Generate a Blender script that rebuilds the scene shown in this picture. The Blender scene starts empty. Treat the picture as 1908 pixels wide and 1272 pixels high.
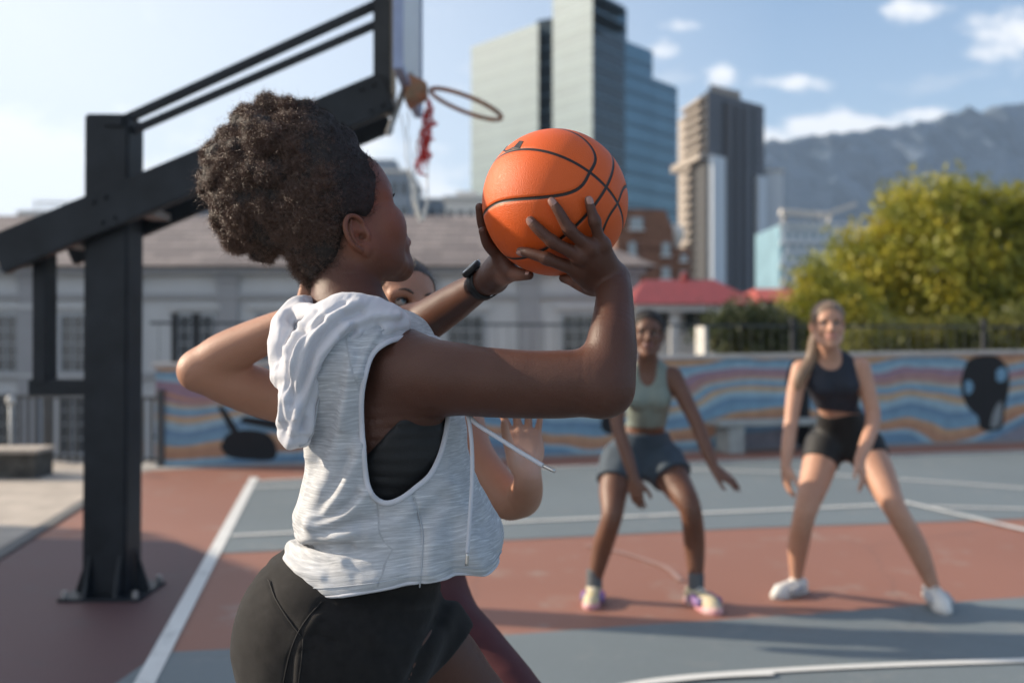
import bpy, bmesh, math, random
import numpy as np
from mathutils import Vector, Matrix
R = math.radians
rng = np.random.default_rng(7)
random.seed(7)
scn = bpy.context.scene
COL = scn.collection

# ------------------------------------------------------------------ camera
EYE = 1.40                      # lens height above the court
FPX = 35.0 / 36.0 * 1908.0      # focal length in photo pixels
cam = bpy.data.objects.new('camera', bpy.data.cameras.new('camera'))
COL.objects.link(cam)
cam.location = (0, 0, EYE)
cam.rotation_euler = (R(90), 0, 0)
cam.data.lens = 35.0
cam.data.sensor_width = 36.0
cam.data.clip_start = 0.05
cam.data.clip_end = 30000
cam.data.dof.use_dof = True
cam.data.dof.focus_distance = 1.62
cam.data.dof.aperture_fstop = 2.5
cam.data.dof.aperture_blades = 0
scn.camera = cam

# ------------------------------------------------------------------ sun and sky
SUN_EL = 24.0
SUN_AZ = 282.5                  # clockwise from +Y
sd = Vector((math.sin(R(SUN_AZ)) * math.cos(R(SUN_EL)), math.cos(R(SUN_AZ)) * math.cos(R(SUN_EL)), math.sin(R(SUN_EL))))
sun = bpy.data.objects.new('sun', bpy.data.lights.new('sun', 'SUN'))
COL.objects.link(sun)
sun.data.energy = 5.0
sun.data.angle = R(0.55)
sun.data.color = (1.0, 0.86, 0.68)
sun.location = (-20, 6, 12)
sun.rotation_euler = sd.to_track_quat('Z', 'Y').to_euler()

world = bpy.data.worlds.new('World')
scn.world = world
world.use_nodes = True
wn, wl = world.node_tree.nodes, world.node_tree.links
wn.clear()
w_out = wn.new('ShaderNodeOutputWorld')
w_bg = wn.new('ShaderNodeBackground')
w_sky = wn.new('ShaderNodeTexSky')
w_sky.sky_type = 'NISHITA'
w_sky.sun_disc = False
w_sky.sun_elevation = R(SUN_EL)
w_sky.sun_rotation = R(SUN_AZ)
w_sky.air_density = 1.0
w_sky.dust_density = 1.2
w_sky.ozone_density = 1.6
w_bg.inputs['Strength'].default_value = 0.105
w_tc = wn.new('ShaderNodeTexCoord')
w_map = wn.new('ShaderNodeMapping')
w_map.inputs['Scale'].default_value = (1.0, 1.0, 2.6)
wl.new(w_tc.outputs['Generated'], w_map.inputs['Vector'])
w_n1 = wn.new('ShaderNodeTexNoise')
w_n1.inputs['Scale'].default_value = 5.2
w_n1.inputs['Detail'].default_value = 7.0
w_n1.inputs['Roughness'].default_value = 0.55
wl.new(w_map.outputs['Vector'], w_n1.inputs['Vector'])
w_cr = wn.new('ShaderNodeValToRGB')
w_cr.color_ramp.elements[0].position = 0.62
w_cr.color_ramp.elements[1].position = 0.85
wl.new(w_n1.outputs['Fac'], w_cr.inputs['Fac'])
# thin high veil that thickens low down and towards the sun
w_sep = wn.new('ShaderNodeSeparateXYZ')
wl.new(w_tc.outputs['Generated'], w_sep.inputs['Vector'])
w_veil = wn.new('ShaderNodeMapRange')
w_veil.inputs['From Min'].default_value = 0.25
w_veil.inputs['From Max'].default_value = -0.45
w_veil.inputs['To Min'].default_value = 0.0
w_veil.inputs['To Max'].default_value = 1.0
wl.new(w_sep.outputs['X'], w_veil.inputs['Value'])
w_low = wn.new('ShaderNodeMapRange')
w_low.inputs['From Min'].default_value = 0.34
w_low.inputs['From Max'].default_value = 0.0
w_low.inputs['To Min'].default_value = 0.0
w_low.inputs['To Max'].default_value = 0.45
wl.new(w_sep.outputs['Z'], w_low.inputs['Value'])
w_add = wn.new('ShaderNodeMath'); w_add.operation = 'ADD'; w_add.use_clamp = True
wl.new(w_veil.outputs['Result'], w_add.inputs[0])
wl.new(w_cr.outputs['Color'], w_add.inputs[1])
w_add2 = wn.new('ShaderNodeMath'); w_add2.operation = 'MULTIPLY_ADD'; w_add2.use_clamp = True
wl.new(w_low.outputs['Result'], w_add2.inputs[0])
w_add2.inputs[1].default_value = 0.55
wl.new(w_add.outputs['Value'], w_add2.inputs[2])
def wm(op, a, b=None, c=None, clamp=False):
    q = wn.new('ShaderNodeMath'); q.operation = op; q.use_clamp = clamp
    for i, x in enumerate((a, b, c)):
        if x is None: continue
        if isinstance(x, (int, float)): q.inputs[i].default_value = x
        else: wl.new(x, q.inputs[i])
    return q.outputs[0]
# cloud banks of this afternoon: bearing (x over y), height (z over y), half width, half height, weight
w_ys = wm('MAXIMUM', w_sep.outputs['Y'], .05)
w_a = wm('DIVIDE', w_sep.outputs['X'], w_ys); w_b = wm('DIVIDE', w_sep.outputs['Z'], w_ys)
CLOUDS = [(-.49, .165, .14, .06, 1.35), (-.36, .150, .10, .05, 1.2), (-.20, .18, .12, .045, 1.15), (-.09, .150, .06, .035, 1.0), (.33, .215, .085, .016, 1.15), (.25, .205, .05, .022, .9), (.40, .228, .05, .010, .7),
          (.285, .258, .045, .012, .8), (.21, .268, .02, .014, .75), (.155, .292, .02, .018, .8), (.17, .315, .03, .010, .5), (.50, .305, .07, .035, .8), (.40, .335, .03, .02, .7), (.43, .255, .02, .008, .5), (.49, .25, .03, .010, .55), (-.45, .33, .2, .03, .25)]
w_sum = None
for a0, b0, ra, rb, wt in CLOUDS:
    da = wm('MULTIPLY', wm('SUBTRACT', w_a, a0), 1 / ra); db = wm('MULTIPLY', wm('SUBTRACT', w_b, b0), 1 / rb)
    g0 = wm('MULTIPLY', wm('EXPONENT', wm('MULTIPLY', wm('ADD', wm('MULTIPLY', da, da), wm('MULTIPLY', db, db)), -1.0)), wt)
    w_sum = g0 if w_sum is None else wm('MAXIMUM', w_sum, g0)
w_cb = wn.new('ShaderNodeCombineXYZ'); wl.new(w_a, w_cb.inputs['X']); wl.new(wm('MULTIPLY', w_b, 1.7), w_cb.inputs['Y'])
w_n2 = wn.new('ShaderNodeTexNoise'); w_n2.inputs['Scale'].default_value = 17; w_n2.inputs['Detail'].default_value = 7; w_n2.inputs['Roughness'].default_value = .58
wl.new(w_cb.outputs['Vector'], w_n2.inputs['Vector'])
w_puff = wn.new('ShaderNodeMapRange'); w_puff.interpolation_type = 'SMOOTHSTEP'
wl.new(wm('ADD', w_n2.outputs['Fac'], wm('MULTIPLY', w_sum, .55)), w_puff.inputs['Value'])
w_puff.inputs['From Min'].default_value = .68; w_puff.inputs['From Max'].default_value = 1.0
w_front = wm('GREATER_THAN', w_sep.outputs['Y'], .06)
w_puffs = wm('MULTIPLY', w_puff.outputs['Result'], w_front)
w_mul = wm('MULTIPLY', w_add2.outputs['Value'], .86)
w_mix = wn.new('ShaderNodeMix'); w_mix.data_type = 'RGBA'
wl.new(w_mul, w_mix.inputs['Factor'])
wl.new(w_sky.outputs['Color'], w_mix.inputs['A'])
w_mix.inputs['B'].default_value = (5.5, 5.55, 5.65, 1)
w_mix2 = wn.new('ShaderNodeMix'); w_mix2.data_type = 'RGBA'
wl.new(wm('MULTIPLY', w_puffs, .92), w_mix2.inputs['Factor'])
wl.new(w_mix.outputs['Result'], w_mix2.inputs['A']); w_mix2.inputs['B'].default_value = (6.6, 6.5, 6.4, 1)
wl.new(w_mix2.outputs['Result'], w_bg.inputs['Color'])
wl.new(w_bg.outputs['Background'], w_out.inputs['Surface'])

scn.view_settings.view_transform = 'Standard'
scn.view_settings.look = 'None'
scn.view_settings.exposure = 0.92
scn.view_settings.gamma = 1.0
scn.cycles.max_bounces = 8
scn.cycles.transparent_max_bounces = 12
scn.cycles.use_denoising = True

# ------------------------------------------------------------------ helpers
def px(u, v, d):
    """photo pixel and distance -> a point of the place"""
    return np.array([(u - 954.0) / FPX * d, d, EYE - (v - 636.0) / FPX * d])

def gp(u, v, z=0.0):
    """photo pixel -> the point of the level surface z under it"""
    d = (EYE - z) * FPX / (v - 636.0)
    return np.array([(u - 954.0) / FPX * d, d, z])

def tag(o, label=None, cat=None, group=None, kind=None):
    if label: o['label'] = label
    if cat: o['category'] = cat
    if group: o['group'] = group
    if kind: o['kind'] = kind
    return o

def empty(name, loc, label, cat, group=None, rz=0.0):
    o = bpy.data.objects.new(name, None)
    COL.objects.link(o)
    o.empty_display_size = 0.2
    o.location = tuple(float(c) for c in loc)
    o.rotation_euler = (0, 0, rz)
    return tag(o, label, cat, group)

def link(name, me, mat, parent=None, smooth=False):
    o = bpy.data.objects.new(name, me)
    COL.objects.link(o)
    mats = mat if isinstance(mat, (list, tuple)) else [mat]
    if not me.materials:
        for m in mats:
            me.materials.append(m)
    if smooth:
        me.polygons.foreach_set('use_smooth', np.ones(len(me.polygons), dtype=bool))
    if parent is not None:
        o.parent = parent
        bpy.context.view_layer.update()
        o.matrix_parent_inverse = parent.matrix_world.inverted()
    return o

def arr_mesh(name, V, Q=None, T=None):
    """fast mesh from arrays of vertices, quads and triangles"""
    me = bpy.data.meshes.new(name)
    V = np.asarray(V, dtype=np.float32)
    Q = np.zeros((0, 4), np.int32) if Q is None else np.asarray(Q, dtype=np.int32)
    T = np.zeros((0, 3), np.int32) if T is None else np.asarray(T, dtype=np.int32)
    me.vertices.add(len(V))
    me.vertices.foreach_set('co', V.ravel())
    nl = Q.size + T.size
    me.loops.add(nl)
    me.loops.foreach_set('vertex_index', np.concatenate([Q.ravel(), T.ravel()]))
    nq, nt = len(Q), len(T)
    me.polygons.add(nq + nt)
    st = np.concatenate([np.arange(nq) * 4, nq * 4 + np.arange(nt) * 3]).astype(np.int32)
    me.polygons.foreach_set('loop_start', st)
    me.update(calc_edges=True)
    me.validate()
    return me

class MB:
    """collects boxes, bars, tubes and prisms into one mesh"""
    def __init__(s): s.V = []; s.F = []
    def add(s, vs, fs):
        b = len(s.V)
        s.V += [tuple(float(c) for c in v) for v in vs]
        s.F += [tuple(b + i for i in f) for f in fs]
        return s
    def frame_box(s, c, ax, ay, az):
        c, ax, ay, az = map(np.asarray, (c, ax, ay, az))
        vs = [c + i * ax + j * ay + k * az for k in (-1, 1) for j in (-1, 1) for i in (-1, 1)]
        return s.add(vs, [(0, 2, 3, 1), (4, 5, 7, 6), (0, 1, 5, 4), (2, 6, 7, 3), (0, 4, 6, 2), (1, 3, 7, 5)])
    def box(s, c, size, rz=0.0):
        cz, sz = math.cos(rz), math.sin(rz)
        hx, hy, hz = size[0] / 2, size[1] / 2, size[2] / 2
        return s.frame_box(c, (hx * cz, hx * sz, 0), (-hy * sz, hy * cz, 0), (0, 0, hz))
    def bar(s, a, b, w, h, up=(0, 0, 1)):
        a, b = np.asarray(a, float), np.asarray(b, float)
        t = b - a; L = np.linalg.norm(t); t = t / L
        u = np.asarray(up, float); u = u - t * (u @ t)
        if np.linalg.norm(u) < 1e-6: u = np.array([0, 1.0, 0]) - t * t[1]
        u /= np.linalg.norm(u); r = np.cross(t, u)
        return s.frame_box((a + b) / 2, t * L / 2, r * w / 2, u * h / 2)
    def tube(s, pts, rad, n=8, caps=True, closed=False):
        P = np.asarray(pts, float); m = len(P)
        rad = np.broadcast_to(np.asarray(rad, float), (m,))
        rings = []; ref = None
        for i in range(m):
            if closed: t = P[(i + 1) % m] - P[i - 1]
            else: t = P[min(i + 1, m - 1)] - P[max(i - 1, 0)]
            t = t / (np.linalg.norm(t) + 1e-12)
            if ref is None:
                ref = np.array([0, 0, 1.0]) if abs(t[2]) < .9 else np.array([1.0, 0, 0])
            u = ref - t * (ref @ t); u /= (np.linalg.norm(u) + 1e-12); ref = u
            w = np.cross(t, u)
            rings.append([P[i] + rad[i] * (math.cos(2 * math.pi * k / n) * u + math.sin(2 * math.pi * k / n) * w) for k in range(n)])
        vs = [v for r in rings for v in r]; fs = []
        for i in range(m if closed else m - 1):
            j = (i + 1) % m
            for k in range(n):
                fs.append((i * n + k, i * n + (k + 1) % n, j * n + (k + 1) % n, j * n + k))
        if caps and not closed:
            fs.append(tuple(range(n))[::-1]); fs.append(tuple((m - 1) * n + k for k in range(n)))
        return s.add(vs, fs)
    def prism(s, poly, z0, z1):
        """footprint polygon raised from z0 to z1 (z1 a number or one per corner)"""
        n = len(poly)
        zt = [z1] * n if np.isscalar(z1) else list(z1)
        vs = [(p[0], p[1], z0) for p in poly] + [(p[0], p[1], zt[i]) for i, p in enumerate(poly)]
        fs = [tuple(range(n))[::-1], tuple(n + i for i in range(n))]
        fs += [(i, (i + 1) % n, n + (i + 1) % n, n + i) for i in range(n)]
        return s.add(vs, fs)
    def poly(s, pts):
        return s.add(pts, [tuple(range(len(pts)))])
    def build(s, name, mat, parent=None, smooth=False, bevel=0.0):
        me = bpy.data.meshes.new(name)
        me.from_pydata(s.V, [], s.F)
        bm = bmesh.new(); bm.from_mesh(me)
        bmesh.ops.recalc_face_normals(bm, faces=bm.faces)
        if bevel > 0:
            bmesh.ops.bevel(bm, geom=[e for e in bm.edges], offset=bevel, segments=2, affect='EDGES', clamp_overlap=True)
        bm.to_mesh(me); bm.free()
        me.update()
        return link(name, me, mat, parent, smooth)

def resample(pts, n):
    """smooth curve through points (Catmull-Rom), n samples"""
    P = np.asarray(pts, float)
    if len(P) == 2:
        t = np.linspace(0, 1, n)[:, None]
        return P[0] * (1 - t) + P[1] * t
    E = np.vstack([2 * P[0] - P[1], P, 2 * P[-1] - P[-2]])
    m = len(P) - 1
    out = []
    for s in np.linspace(0, m - 1e-9, n):
        i = int(s); t = s - i
        a, b, c, d = E[i], E[i + 1], E[i + 2], E[i + 3]
        out.append(0.5 * ((2 * b) + (c - a) * t + (2 * a - 5 * b + 4 * c - d) * t * t + (3 * b - a - 3 * c + d) * t ** 3))
    return np.array(out)

# ------------------------------------------------------------------ materials
def mat(name, col, rough=0.7, metal=0.0, var=0.12, vscale=6.0, bump=0.0, bscale=60.0, spec=0.4, col2=None, sss=0.0, sssr=(0.01, .004, .002), coat=0.0, sheen=0.0, coords='Object', stretch=None):
    m = bpy.data.materials.new(name)
    m.use_nodes = True
    n, l = m.node_tree.nodes, m.node_tree.links
    b = n['Principled BSDF']
    b.inputs['Roughness'].default_value = rough
    b.inputs['Metallic'].default_value = metal
    b.inputs['Specular IOR Level'].default_value = spec
    if coat: b.inputs['Coat Weight'].default_value = coat
    if sheen:
        b.inputs['Sheen Weight'].default_value = sheen
        b.inputs['Sheen Roughness'].default_value = 0.5
    if sss:
        b.inputs['Subsurface Weight'].default_value = sss
        b.inputs['Subsurface Radius'].default_value = sssr
        b.inputs['Subsurface Scale'].default_value = 1.0
    tc = n.new('ShaderNodeTexCoord')
    vec = tc.outputs[coords]
    if stretch:
        mp = n.new('ShaderNodeMapping'); mp.inputs['Scale'].default_value = stretch
        l.new(vec, mp.inputs['Vector']); vec = mp.outputs['Vector']
    ns = n.new('ShaderNodeTexNoise')
    ns.inputs['Scale'].default_value = vscale
    ns.inputs['Detail'].default_value = 6.0
    ns.inputs['Roughness'].default_value = 0.6
    l.new(vec, ns.inputs['Vector'])
    mx = n.new('ShaderNodeMix'); mx.data_type = 'RGBA'
    c2 = col2 if col2 else tuple(c * (1 - var) for c in col)
    c1 = col if col2 else tuple(min(1, c * (1 + var)) for c in col)
    mx.inputs['A'].default_value = (*c1, 1); mx.inputs['B'].default_value = (*c2, 1)
    cr = n.new('ShaderNodeMapRange')
    cr.inputs['From Min'].default_value = 0.3; cr.inputs['From Max'].default_value = 0.7
    l.new(ns.outputs['Fac'], cr.inputs['Value'])
    l.new(cr.outputs['Result'], mx.inputs['Factor'])
    l.new(mx.outputs['Result'], b.inputs['Base Color'])
    if bump:
        nb = n.new('ShaderNodeTexNoise')
        nb.inputs['Scale'].default_value = bscale; nb.inputs['Detail'].default_value = 5.0
        l.new(vec, nb.inputs['Vector'])
        bp = n.new('ShaderNodeBump'); bp.inputs['Strength'].default_value = 1.0
        bp.inputs['Distance'].default_value = bump
        l.new(nb.outputs['Fac'], bp.inputs['Height'])
        l.new(bp.outputs['Normal'], b.inputs['Normal'])
    m['mix'] = mx.name
    return m

def nodes(m): return m.node_tree.nodes, m.node_tree.links

# ================================================================== THE PLACE
M = {}
M['ground'] = mat('street_asphalt', (.10, .10, .10), .9, var=.25, vscale=.4)
M['concrete'] = mat('concrete', (.34, .32, .30), .85, var=.2, vscale=1.5, bump=.002)
M['paver'] = mat('paver', (.42, .365, .31), .85, var=.22, vscale=3, bump=.002)
M['kerb'] = mat('kerb_dark', (.12, .12, .12), .8)
def court_mat(name, col, worn, amt=.5):
    m = mat(name, col, .62, var=.10, vscale=1.1, bump=.0006, bscale=260, spec=.35)
    n, l = nodes(m)
    b = n['Principled BSDF']; mx = n[m['mix']]
    tc = n.new('ShaderNodeTexCoord')
    s = n.new('ShaderNodeTexNoise'); s.inputs['Scale'].default_value = 2.6; s.inputs['Detail'].default_value = 9; s.inputs['Roughness'].default_value = .68
    l.new(tc.outputs['Object'], s.inputs['Vector'])
    r = n.new('ShaderNodeMapRange'); r.inputs['From Min'].default_value = .56; r.inputs['From Max'].default_value = .72; r.inputs['To Max'].default_value = amt
    l.new(s.outputs['Fac'], r.inputs['Value'])
    m2 = n.new('ShaderNodeMix'); m2.data_type = 'RGBA'
    l.new(r.outputs['Result'], m2.inputs['Factor']); l.new(mx.outputs['Result'], m2.inputs['A']); m2.inputs['B'].default_value = (*worn, 1)
    gr = n.new('ShaderNodeTexNoise'); gr.inputs['Scale'].default_value = 190; gr.inputs['Detail'].default_value = 3; l.new(tc.outputs['Object'], gr.inputs['Vector'])
    big = n.new('ShaderNodeTexNoise'); big.inputs['Scale'].default_value = .55; big.inputs['Detail'].default_value = 7; big.inputs['Roughness'].default_value = .7; l.new(tc.outputs['Object'], big.inputs['Vector'])
    ad = n.new('ShaderNodeMath'); ad.operation = 'MULTIPLY_ADD'; l.new(gr.outputs['Fac'], ad.inputs[0]); ad.inputs[1].default_value = .75; ad.inputs[2].default_value = .30
    ad2 = n.new('ShaderNodeMath'); ad2.operation = 'MULTIPLY_ADD'; l.new(big.outputs['Fac'], ad2.inputs[0]); ad2.inputs[1].default_value = .7; l.new(ad.outputs[0], ad2.inputs[2])
    hs = n.new('ShaderNodeHueSaturation'); l.new(m2.outputs['Result'], hs.inputs['Color']); l.new(ad2.outputs[0], hs.inputs['Value'])
    vc = n.new('ShaderNodeTexVoronoi'); vc.feature = 'DISTANCE_TO_EDGE'; vc.inputs['Scale'].default_value = .42; 
    wv = n.new('ShaderNodeMix'); wv.data_type = 'VECTOR'; wv.inputs['Factor'].default_value = .16; l.new(tc.outputs['Object'], wv.inputs['A']); l.new(s.outputs['Color'], wv.inputs['B']); l.new(wv.outputs['Result'], vc.inputs['Vector'])
    ck = n.new('ShaderNodeMapRange'); l.new(vc.outputs['Distance'], ck.inputs['Value']); ck.inputs['From Min'].default_value = .002; ck.inputs['From Max'].default_value = .006; ck.inputs['To Min'].default_value = .14; ck.inputs['To Max'].default_value = 0
    m3 = n.new('ShaderNodeMix'); m3.data_type = 'RGBA'; l.new(ck.outputs['Result'], m3.inputs['Factor']); l.new(hs.outputs['Color'], m3.inputs['A']); m3.inputs['B'].default_value = (.06, .055, .055, 1)
    l.new(m3.outputs['Result'], b.inputs['Base Color'])
    return m
M['terra'] = court_mat('terracotta_court_paint', (.255, .118, .083), (.29, .225, .19), .9)
M['maroon_shade_paint'] = court_mat('maroon_shade_court_paint', (.095, .050, .052), (.085, .070, .076), .5)
M['slate'] = court_mat('slate_court_paint', (.142, .168, .180), (.215, .22, .215), .65)
M['line'] = court_mat('white_line_paint', (.62, .62, .60), (.27, .28, .28), .75)
M['faded'] = court_mat('faded_line_paint', (.33, .21, .18), (.27, .125, .095), 1.0)

# ---- ground, platform, court -------------------------------------------------
LOW = -2.6
MB().poly([(-9000, -60, LOW), (9000, -60, LOW), (9000, 9000, LOW), (-9000, 9000, LOW)]).build('ground', M['ground'])['kind'] = 'structure'
WA, WB = gp(290, 870)[:2], gp(1908, 820)[:2]
wdir = (WB - WA) / np.linalg.norm(WB - WA)
wnor = np.array([wdir[1], -wdir[0]])          # towards the court
WANG = math.atan2(wdir[1], wdir[0])
far_l, far_r = WA + wdir * -13 - wnor * .6, WA + wdir * 22 - wnor * .6
plat = [(-16, -14), (18, -14), (18, far_r[1] - (far_r[0] - 18) * wdir[1] / wdir[0]), tuple(far_l), (-16, far_l[1])]
MB().prism(plat, LOW, 0).build('court_platform', M['concrete'])['kind'] = 'structure'

def sheet(name, pts, z, m):
    o = MB().poly([(p[0], p[1], z) for p in pts]).build(name, m)
    o['kind'] = 'structure'
    return o
strip = WA + wnor * .28
terra_pts = [gp(246, 884), (strip + wdir * .05), (strip + wdir * 20), (17, -12), (-1.6, -12), gp(0, 1040), gp(140, 950)]
sheet('court_surface', terra_pts, .005, M['terra'])
sheet('court_surface', [gp(60, 1004), gp(330, 1010), gp(395, 1037), gp(200, 1404), (-1.75, -11.5), (-1.75, 1.5), gp(-300, 1240), gp(-10, 1052)], .007, M['maroon_shade_paint'])  # maroon paint; part of the near corner's shade is put into its colour
g1 = [gp(400, 1033), gp(940, 1008), gp(1400, 985), gp(1790, 972), gp(1908, 968), (14, 8.2), (14, 14.9), gp(1908, 840), gp(1040, 870), gp(472, 897)]
sheet('court_surface', g1, .009, M['slate'])
g2 = [(-3.1, -11), (14, -11), (14, 5.0), gp(1908, 1115), gp(1800, 1122), gp(1500, 1147), gp(1173, 1168), gp(905, 1188), gp(299, 1218)]
sheet('court_surface', g2, .009, M['slate'])
def stripe(pts, w, m=None, n=None, z=.013, name='court_line'):
    P = np.array([p[:2] for p in pts], float)
    if n: P = resample(P, n)
    T = np.gradient(P, axis=0); T /= np.linalg.norm(T, axis=1)[:, None]
    N = np.stack([-T[:, 1], T[:, 0]], 1) * w / 2
    b = MB(); k = len(P)
    b.add([(*p, z) for p in P + N] + [(*p, z) for p in P - N], [(i, i + 1, k + i + 1, k + i) for i in range(k - 1)])
    o = b.build(name, m or M['line']); o['kind'] = 'structure'
    return o
stripe([gp(474, 891), gp(-30, 1842)], .085)
stripe([gp(432, 1001), gp(940, 976), gp(1690, 941)], .06, n=24, z=.017)
stripe([gp(1680, 937), gp(1908, 991), gp(2600, 1155)], .065, n=12, z=.021)
stripe([gp(1735, 946), gp(2300, 962)], .05, n=8, z=.017)
stripe([gp(1180, 874), gp(1500, 884), gp(1908, 912), gp(2300, 945)], .06, n=20, z=.017)
stripe([gp(474, 899), gp(1040, 872), gp(1908, 841)], .07, n=12, z=.017)
stripe([gp(476, 911), gp(900, 898)], .05, n=8, z=.021)
stripe([gp(1090, 1300), gp(1230, 1273), gp(1420, 1257), gp(1650, 1245), gp(2000, 1233)], .05, n=24, z=.017)
stripe([gp(1205, 1279), gp(1330, 1267), gp(1440, 1262)], .05, M['line'], n=10, z=.021)
stripe([gp(1090, 1018), gp(1170, 1035), gp(1240, 1060), gp(1268, 1085)], .04, M['faded'], n=30)
# pavement and kerb at the left of the court
pv = [gp(240, 878), gp(140, 946), gp(-6, 1036), (-1.75, -12), (-15, -12), (-15, 12.2), (-5.3, 11.6)]
sheet('pavement', pv, .007, M['paver'])
stripe([gp(246, 881), gp(142, 947), gp(-4, 1038), (-2.6, 2.5), (-1.7, -12)], .10, M['kerb'], z=.019, name='kerb')
sheet('path', [WA + wdir * -3.2 + wnor * .34, WA + wdir * 17 + wnor * .27, WA + wdir * 17 + wnor * .02, WA + wdir * -3.2 + wnor * .02], .011, M['concrete'])

# ---- mural wall ---------------------------------------------------------------
def mural_mat():
    m = bpy.data.materials.new('mural_paint'); m.use_nodes = True
    n, l = nodes(m); b = n['Principled BSDF']; b.inputs['Roughness'].default_value = .75
    tc = n.new('ShaderNodeTexCoord'); sp = n.new('ShaderNodeSeparateXYZ'); l.new(tc.outputs['Object'], sp.inputs['Vector'])
    def math_(op, a, bb=None, c=None):
        q = n.new('ShaderNodeMath'); q.operation = op
        for i, x in enumerate((a, bb, c)):
            if x is None: continue
            if isinstance(x, (int, float)): q.inputs[i].default_value = x
            else: l.new(x, q.inputs[i])
        return q.outputs[0]
    x, z = sp.outputs['X'], sp.outputs['Z']
    mp = n.new('ShaderNodeMapping'); mp.inputs['Scale'].default_value = (.55, 1, .8); l.new(tc.outputs['Object'], mp.inputs['Vector'])
    ns = n.new('ShaderNodeTexNoise'); ns.inputs['Scale'].default_value = 1.0; ns.inputs['Detail'].default_value = 2; l.new(mp.outputs['Vector'], ns.inputs['Vector'])
    fall = math_('SUBTRACT', 1.25, z)                                # waves grow towards the foot
    wav = math_('MULTIPLY', math_('SINE', math_('MULTIPLY_ADD', x, 1.35, .6)), .12)
    wav2 = math_('MULTIPLY', math_('SINE', math_('MULTIPLY_ADD', x, 2.9, 1.1)), .045)
    w = math_('MULTIPLY', math_('ADD', wav, wav2), math_('MULTIPLY_ADD', fall, .8, .35))
    h = math_('ADD', math_('ADD', z, w), math_('MULTIPLY_ADD', ns.outputs['Fac'], .7, -.35))
    hh = math_('DIVIDE', h, 1.22)
    cr = n.new('ShaderNodeValToRGB'); cr.color_ramp.interpolation = 'CONSTANT'
    B1, B2, B3 = (.12, .26, .37), (.21, .35, .43), (.085, .20, .32)
    O, OR, TAN, PU, GR = (.38, .16, .065), (.44, .23, .09), (.40, .29, .17), (.26, .15, .20), (.19, .18, .22)
    st = [(0, GR), (.05, B3), (.13, B2), (.17, O), (.25, OR), (.29, B1), (.37, B3), (.43, B2), (.50, TAN), (.54, OR), (.57, B1), (.63, B2), (.655, TAN), (.69, PU), (.72, O), (.745, PU), (.83, B2), (.87, B1), (.93, OR), (1.0, O)]
    e = cr.color_ramp.elements
    e[0].position = 0; e[0].color = (*st[0][1], 1); e[1].position = st[1][0]; e[1].color = (*st[1][1], 1)
    for p, c in st[2:]:
        q = e.new(p); q.color = (*c, 1)
    l.new(hh, cr.inputs['Fac'])
    n2 = n.new('ShaderNodeTexNoise'); n2.inputs['Scale'].default_value = 7; n2.inputs['Detail'].default_value = 6; l.new(tc.outputs['Object'], n2.inputs['Vector'])
    hs = n.new('ShaderNodeHueSaturation'); l.new(cr.outputs['Color'], hs.inputs['Color'])
    hs.inputs['Saturation'].default_value = .82
    l.new(math_('MULTIPLY_ADD', n2.outputs['Fac'], .7, .75), hs.inputs['Value'])
    l.new(hs.outputs['Color'], b.inputs['Base Color'])
    return m
M['mural'] = mural_mat()
M['coping'] = mat('pale_coping', (.45, .43, .41), .8, var=.15, vscale=3)
M['black'] = mat('black_paint', (.012, .012, .014), .7)
M['eyeblue'] = mat('pale_blue_paint', (.16, .30, .42), .7)
M['bone'] = mat('grey_paint', (.22, .24, .25), .7)
WL = 19.0
wall = empty('mural_wall', (*WA, 0), 'low court wall painted with wavy blue, orange and purple stripes', 'wall', rz=WANG)
def wloc(o):
    o.parent = wall; return o
def wall_z(x): return 1.105 + .0103 * x
b = MB()
nx = 40
xs = np.linspace(0, WL, nx)
vs = [(x, 0, LOW * 0) for x in xs] + [(x, 0, wall_z(x)) for x in xs] + [(x, .22, 0) for x in xs] + [(x, .22, wall_z(x)) for x in xs]
fs = []
for i in range(nx - 1):
    fs += [(i, i + 1, nx + i + 1, nx + i), (2 * nx + i, 3 * nx + i, 3 * nx + i + 1, 2 * nx + i + 1), (nx + i, nx + i + 1, 3 * nx + i + 1, 3 * nx + i)]
fs += [(0, nx, 3 * nx, 2 * nx), (nx - 1, 3 * nx - 1, 4 * nx - 1, 2 * nx - 1)]
b.add(vs, fs)
wloc(b.build('painted_face', M['mural']))
b = MB()
for i in range(19):
    x0, x1 = i * 1.0 - .04 * (i == 0), (i + 1) * 1.0 - .006
    z0, z1 = wall_z(x0) + .003, wall_z(x1) + .003
    b.add([(x0, -.03, z0), (x1, -.03, z1), (x1, .25, z1), (x0, .25, z0), (x0, -.03, z0 + .05), (x1, -.03, z1 + .05), (x1, .25, z1 + .05), (x0, .25, z0 + .05)],
          [(0, 3, 2, 1), (4, 5, 6, 7), (0, 1, 5, 4), (1, 2, 6, 5), (2, 3, 7, 6), (3, 0, 4, 7)])
wloc(b.build('coping', M['coping']))
def wall_uv(u, v):
    """photo pixel -> x, z on the wall's face"""
    r = np.array([(u - 954) / FPX, 1.0])
    k = (WA @ wnor) / (r @ wnor)
    p = r * k
    return (p - WA) @ wdir, EYE - (v - 636) / FPX * k
def painted(name, pts, m, t=.004):
    P = [wall_uv(*p) for p in pts]
    P = resample(P + [P[0]], 40)[:-1]
    b = MB(); k = len(P)
    b.add([(x, -t, z) for x, z in P] + [(x, .001, z) for x, z in P], [tuple(range(k))] + [(i, k + i, k + (i + 1) % k, (i + 1) % k) for i in range(k)])
    return wloc(b.build(name, m))
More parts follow.
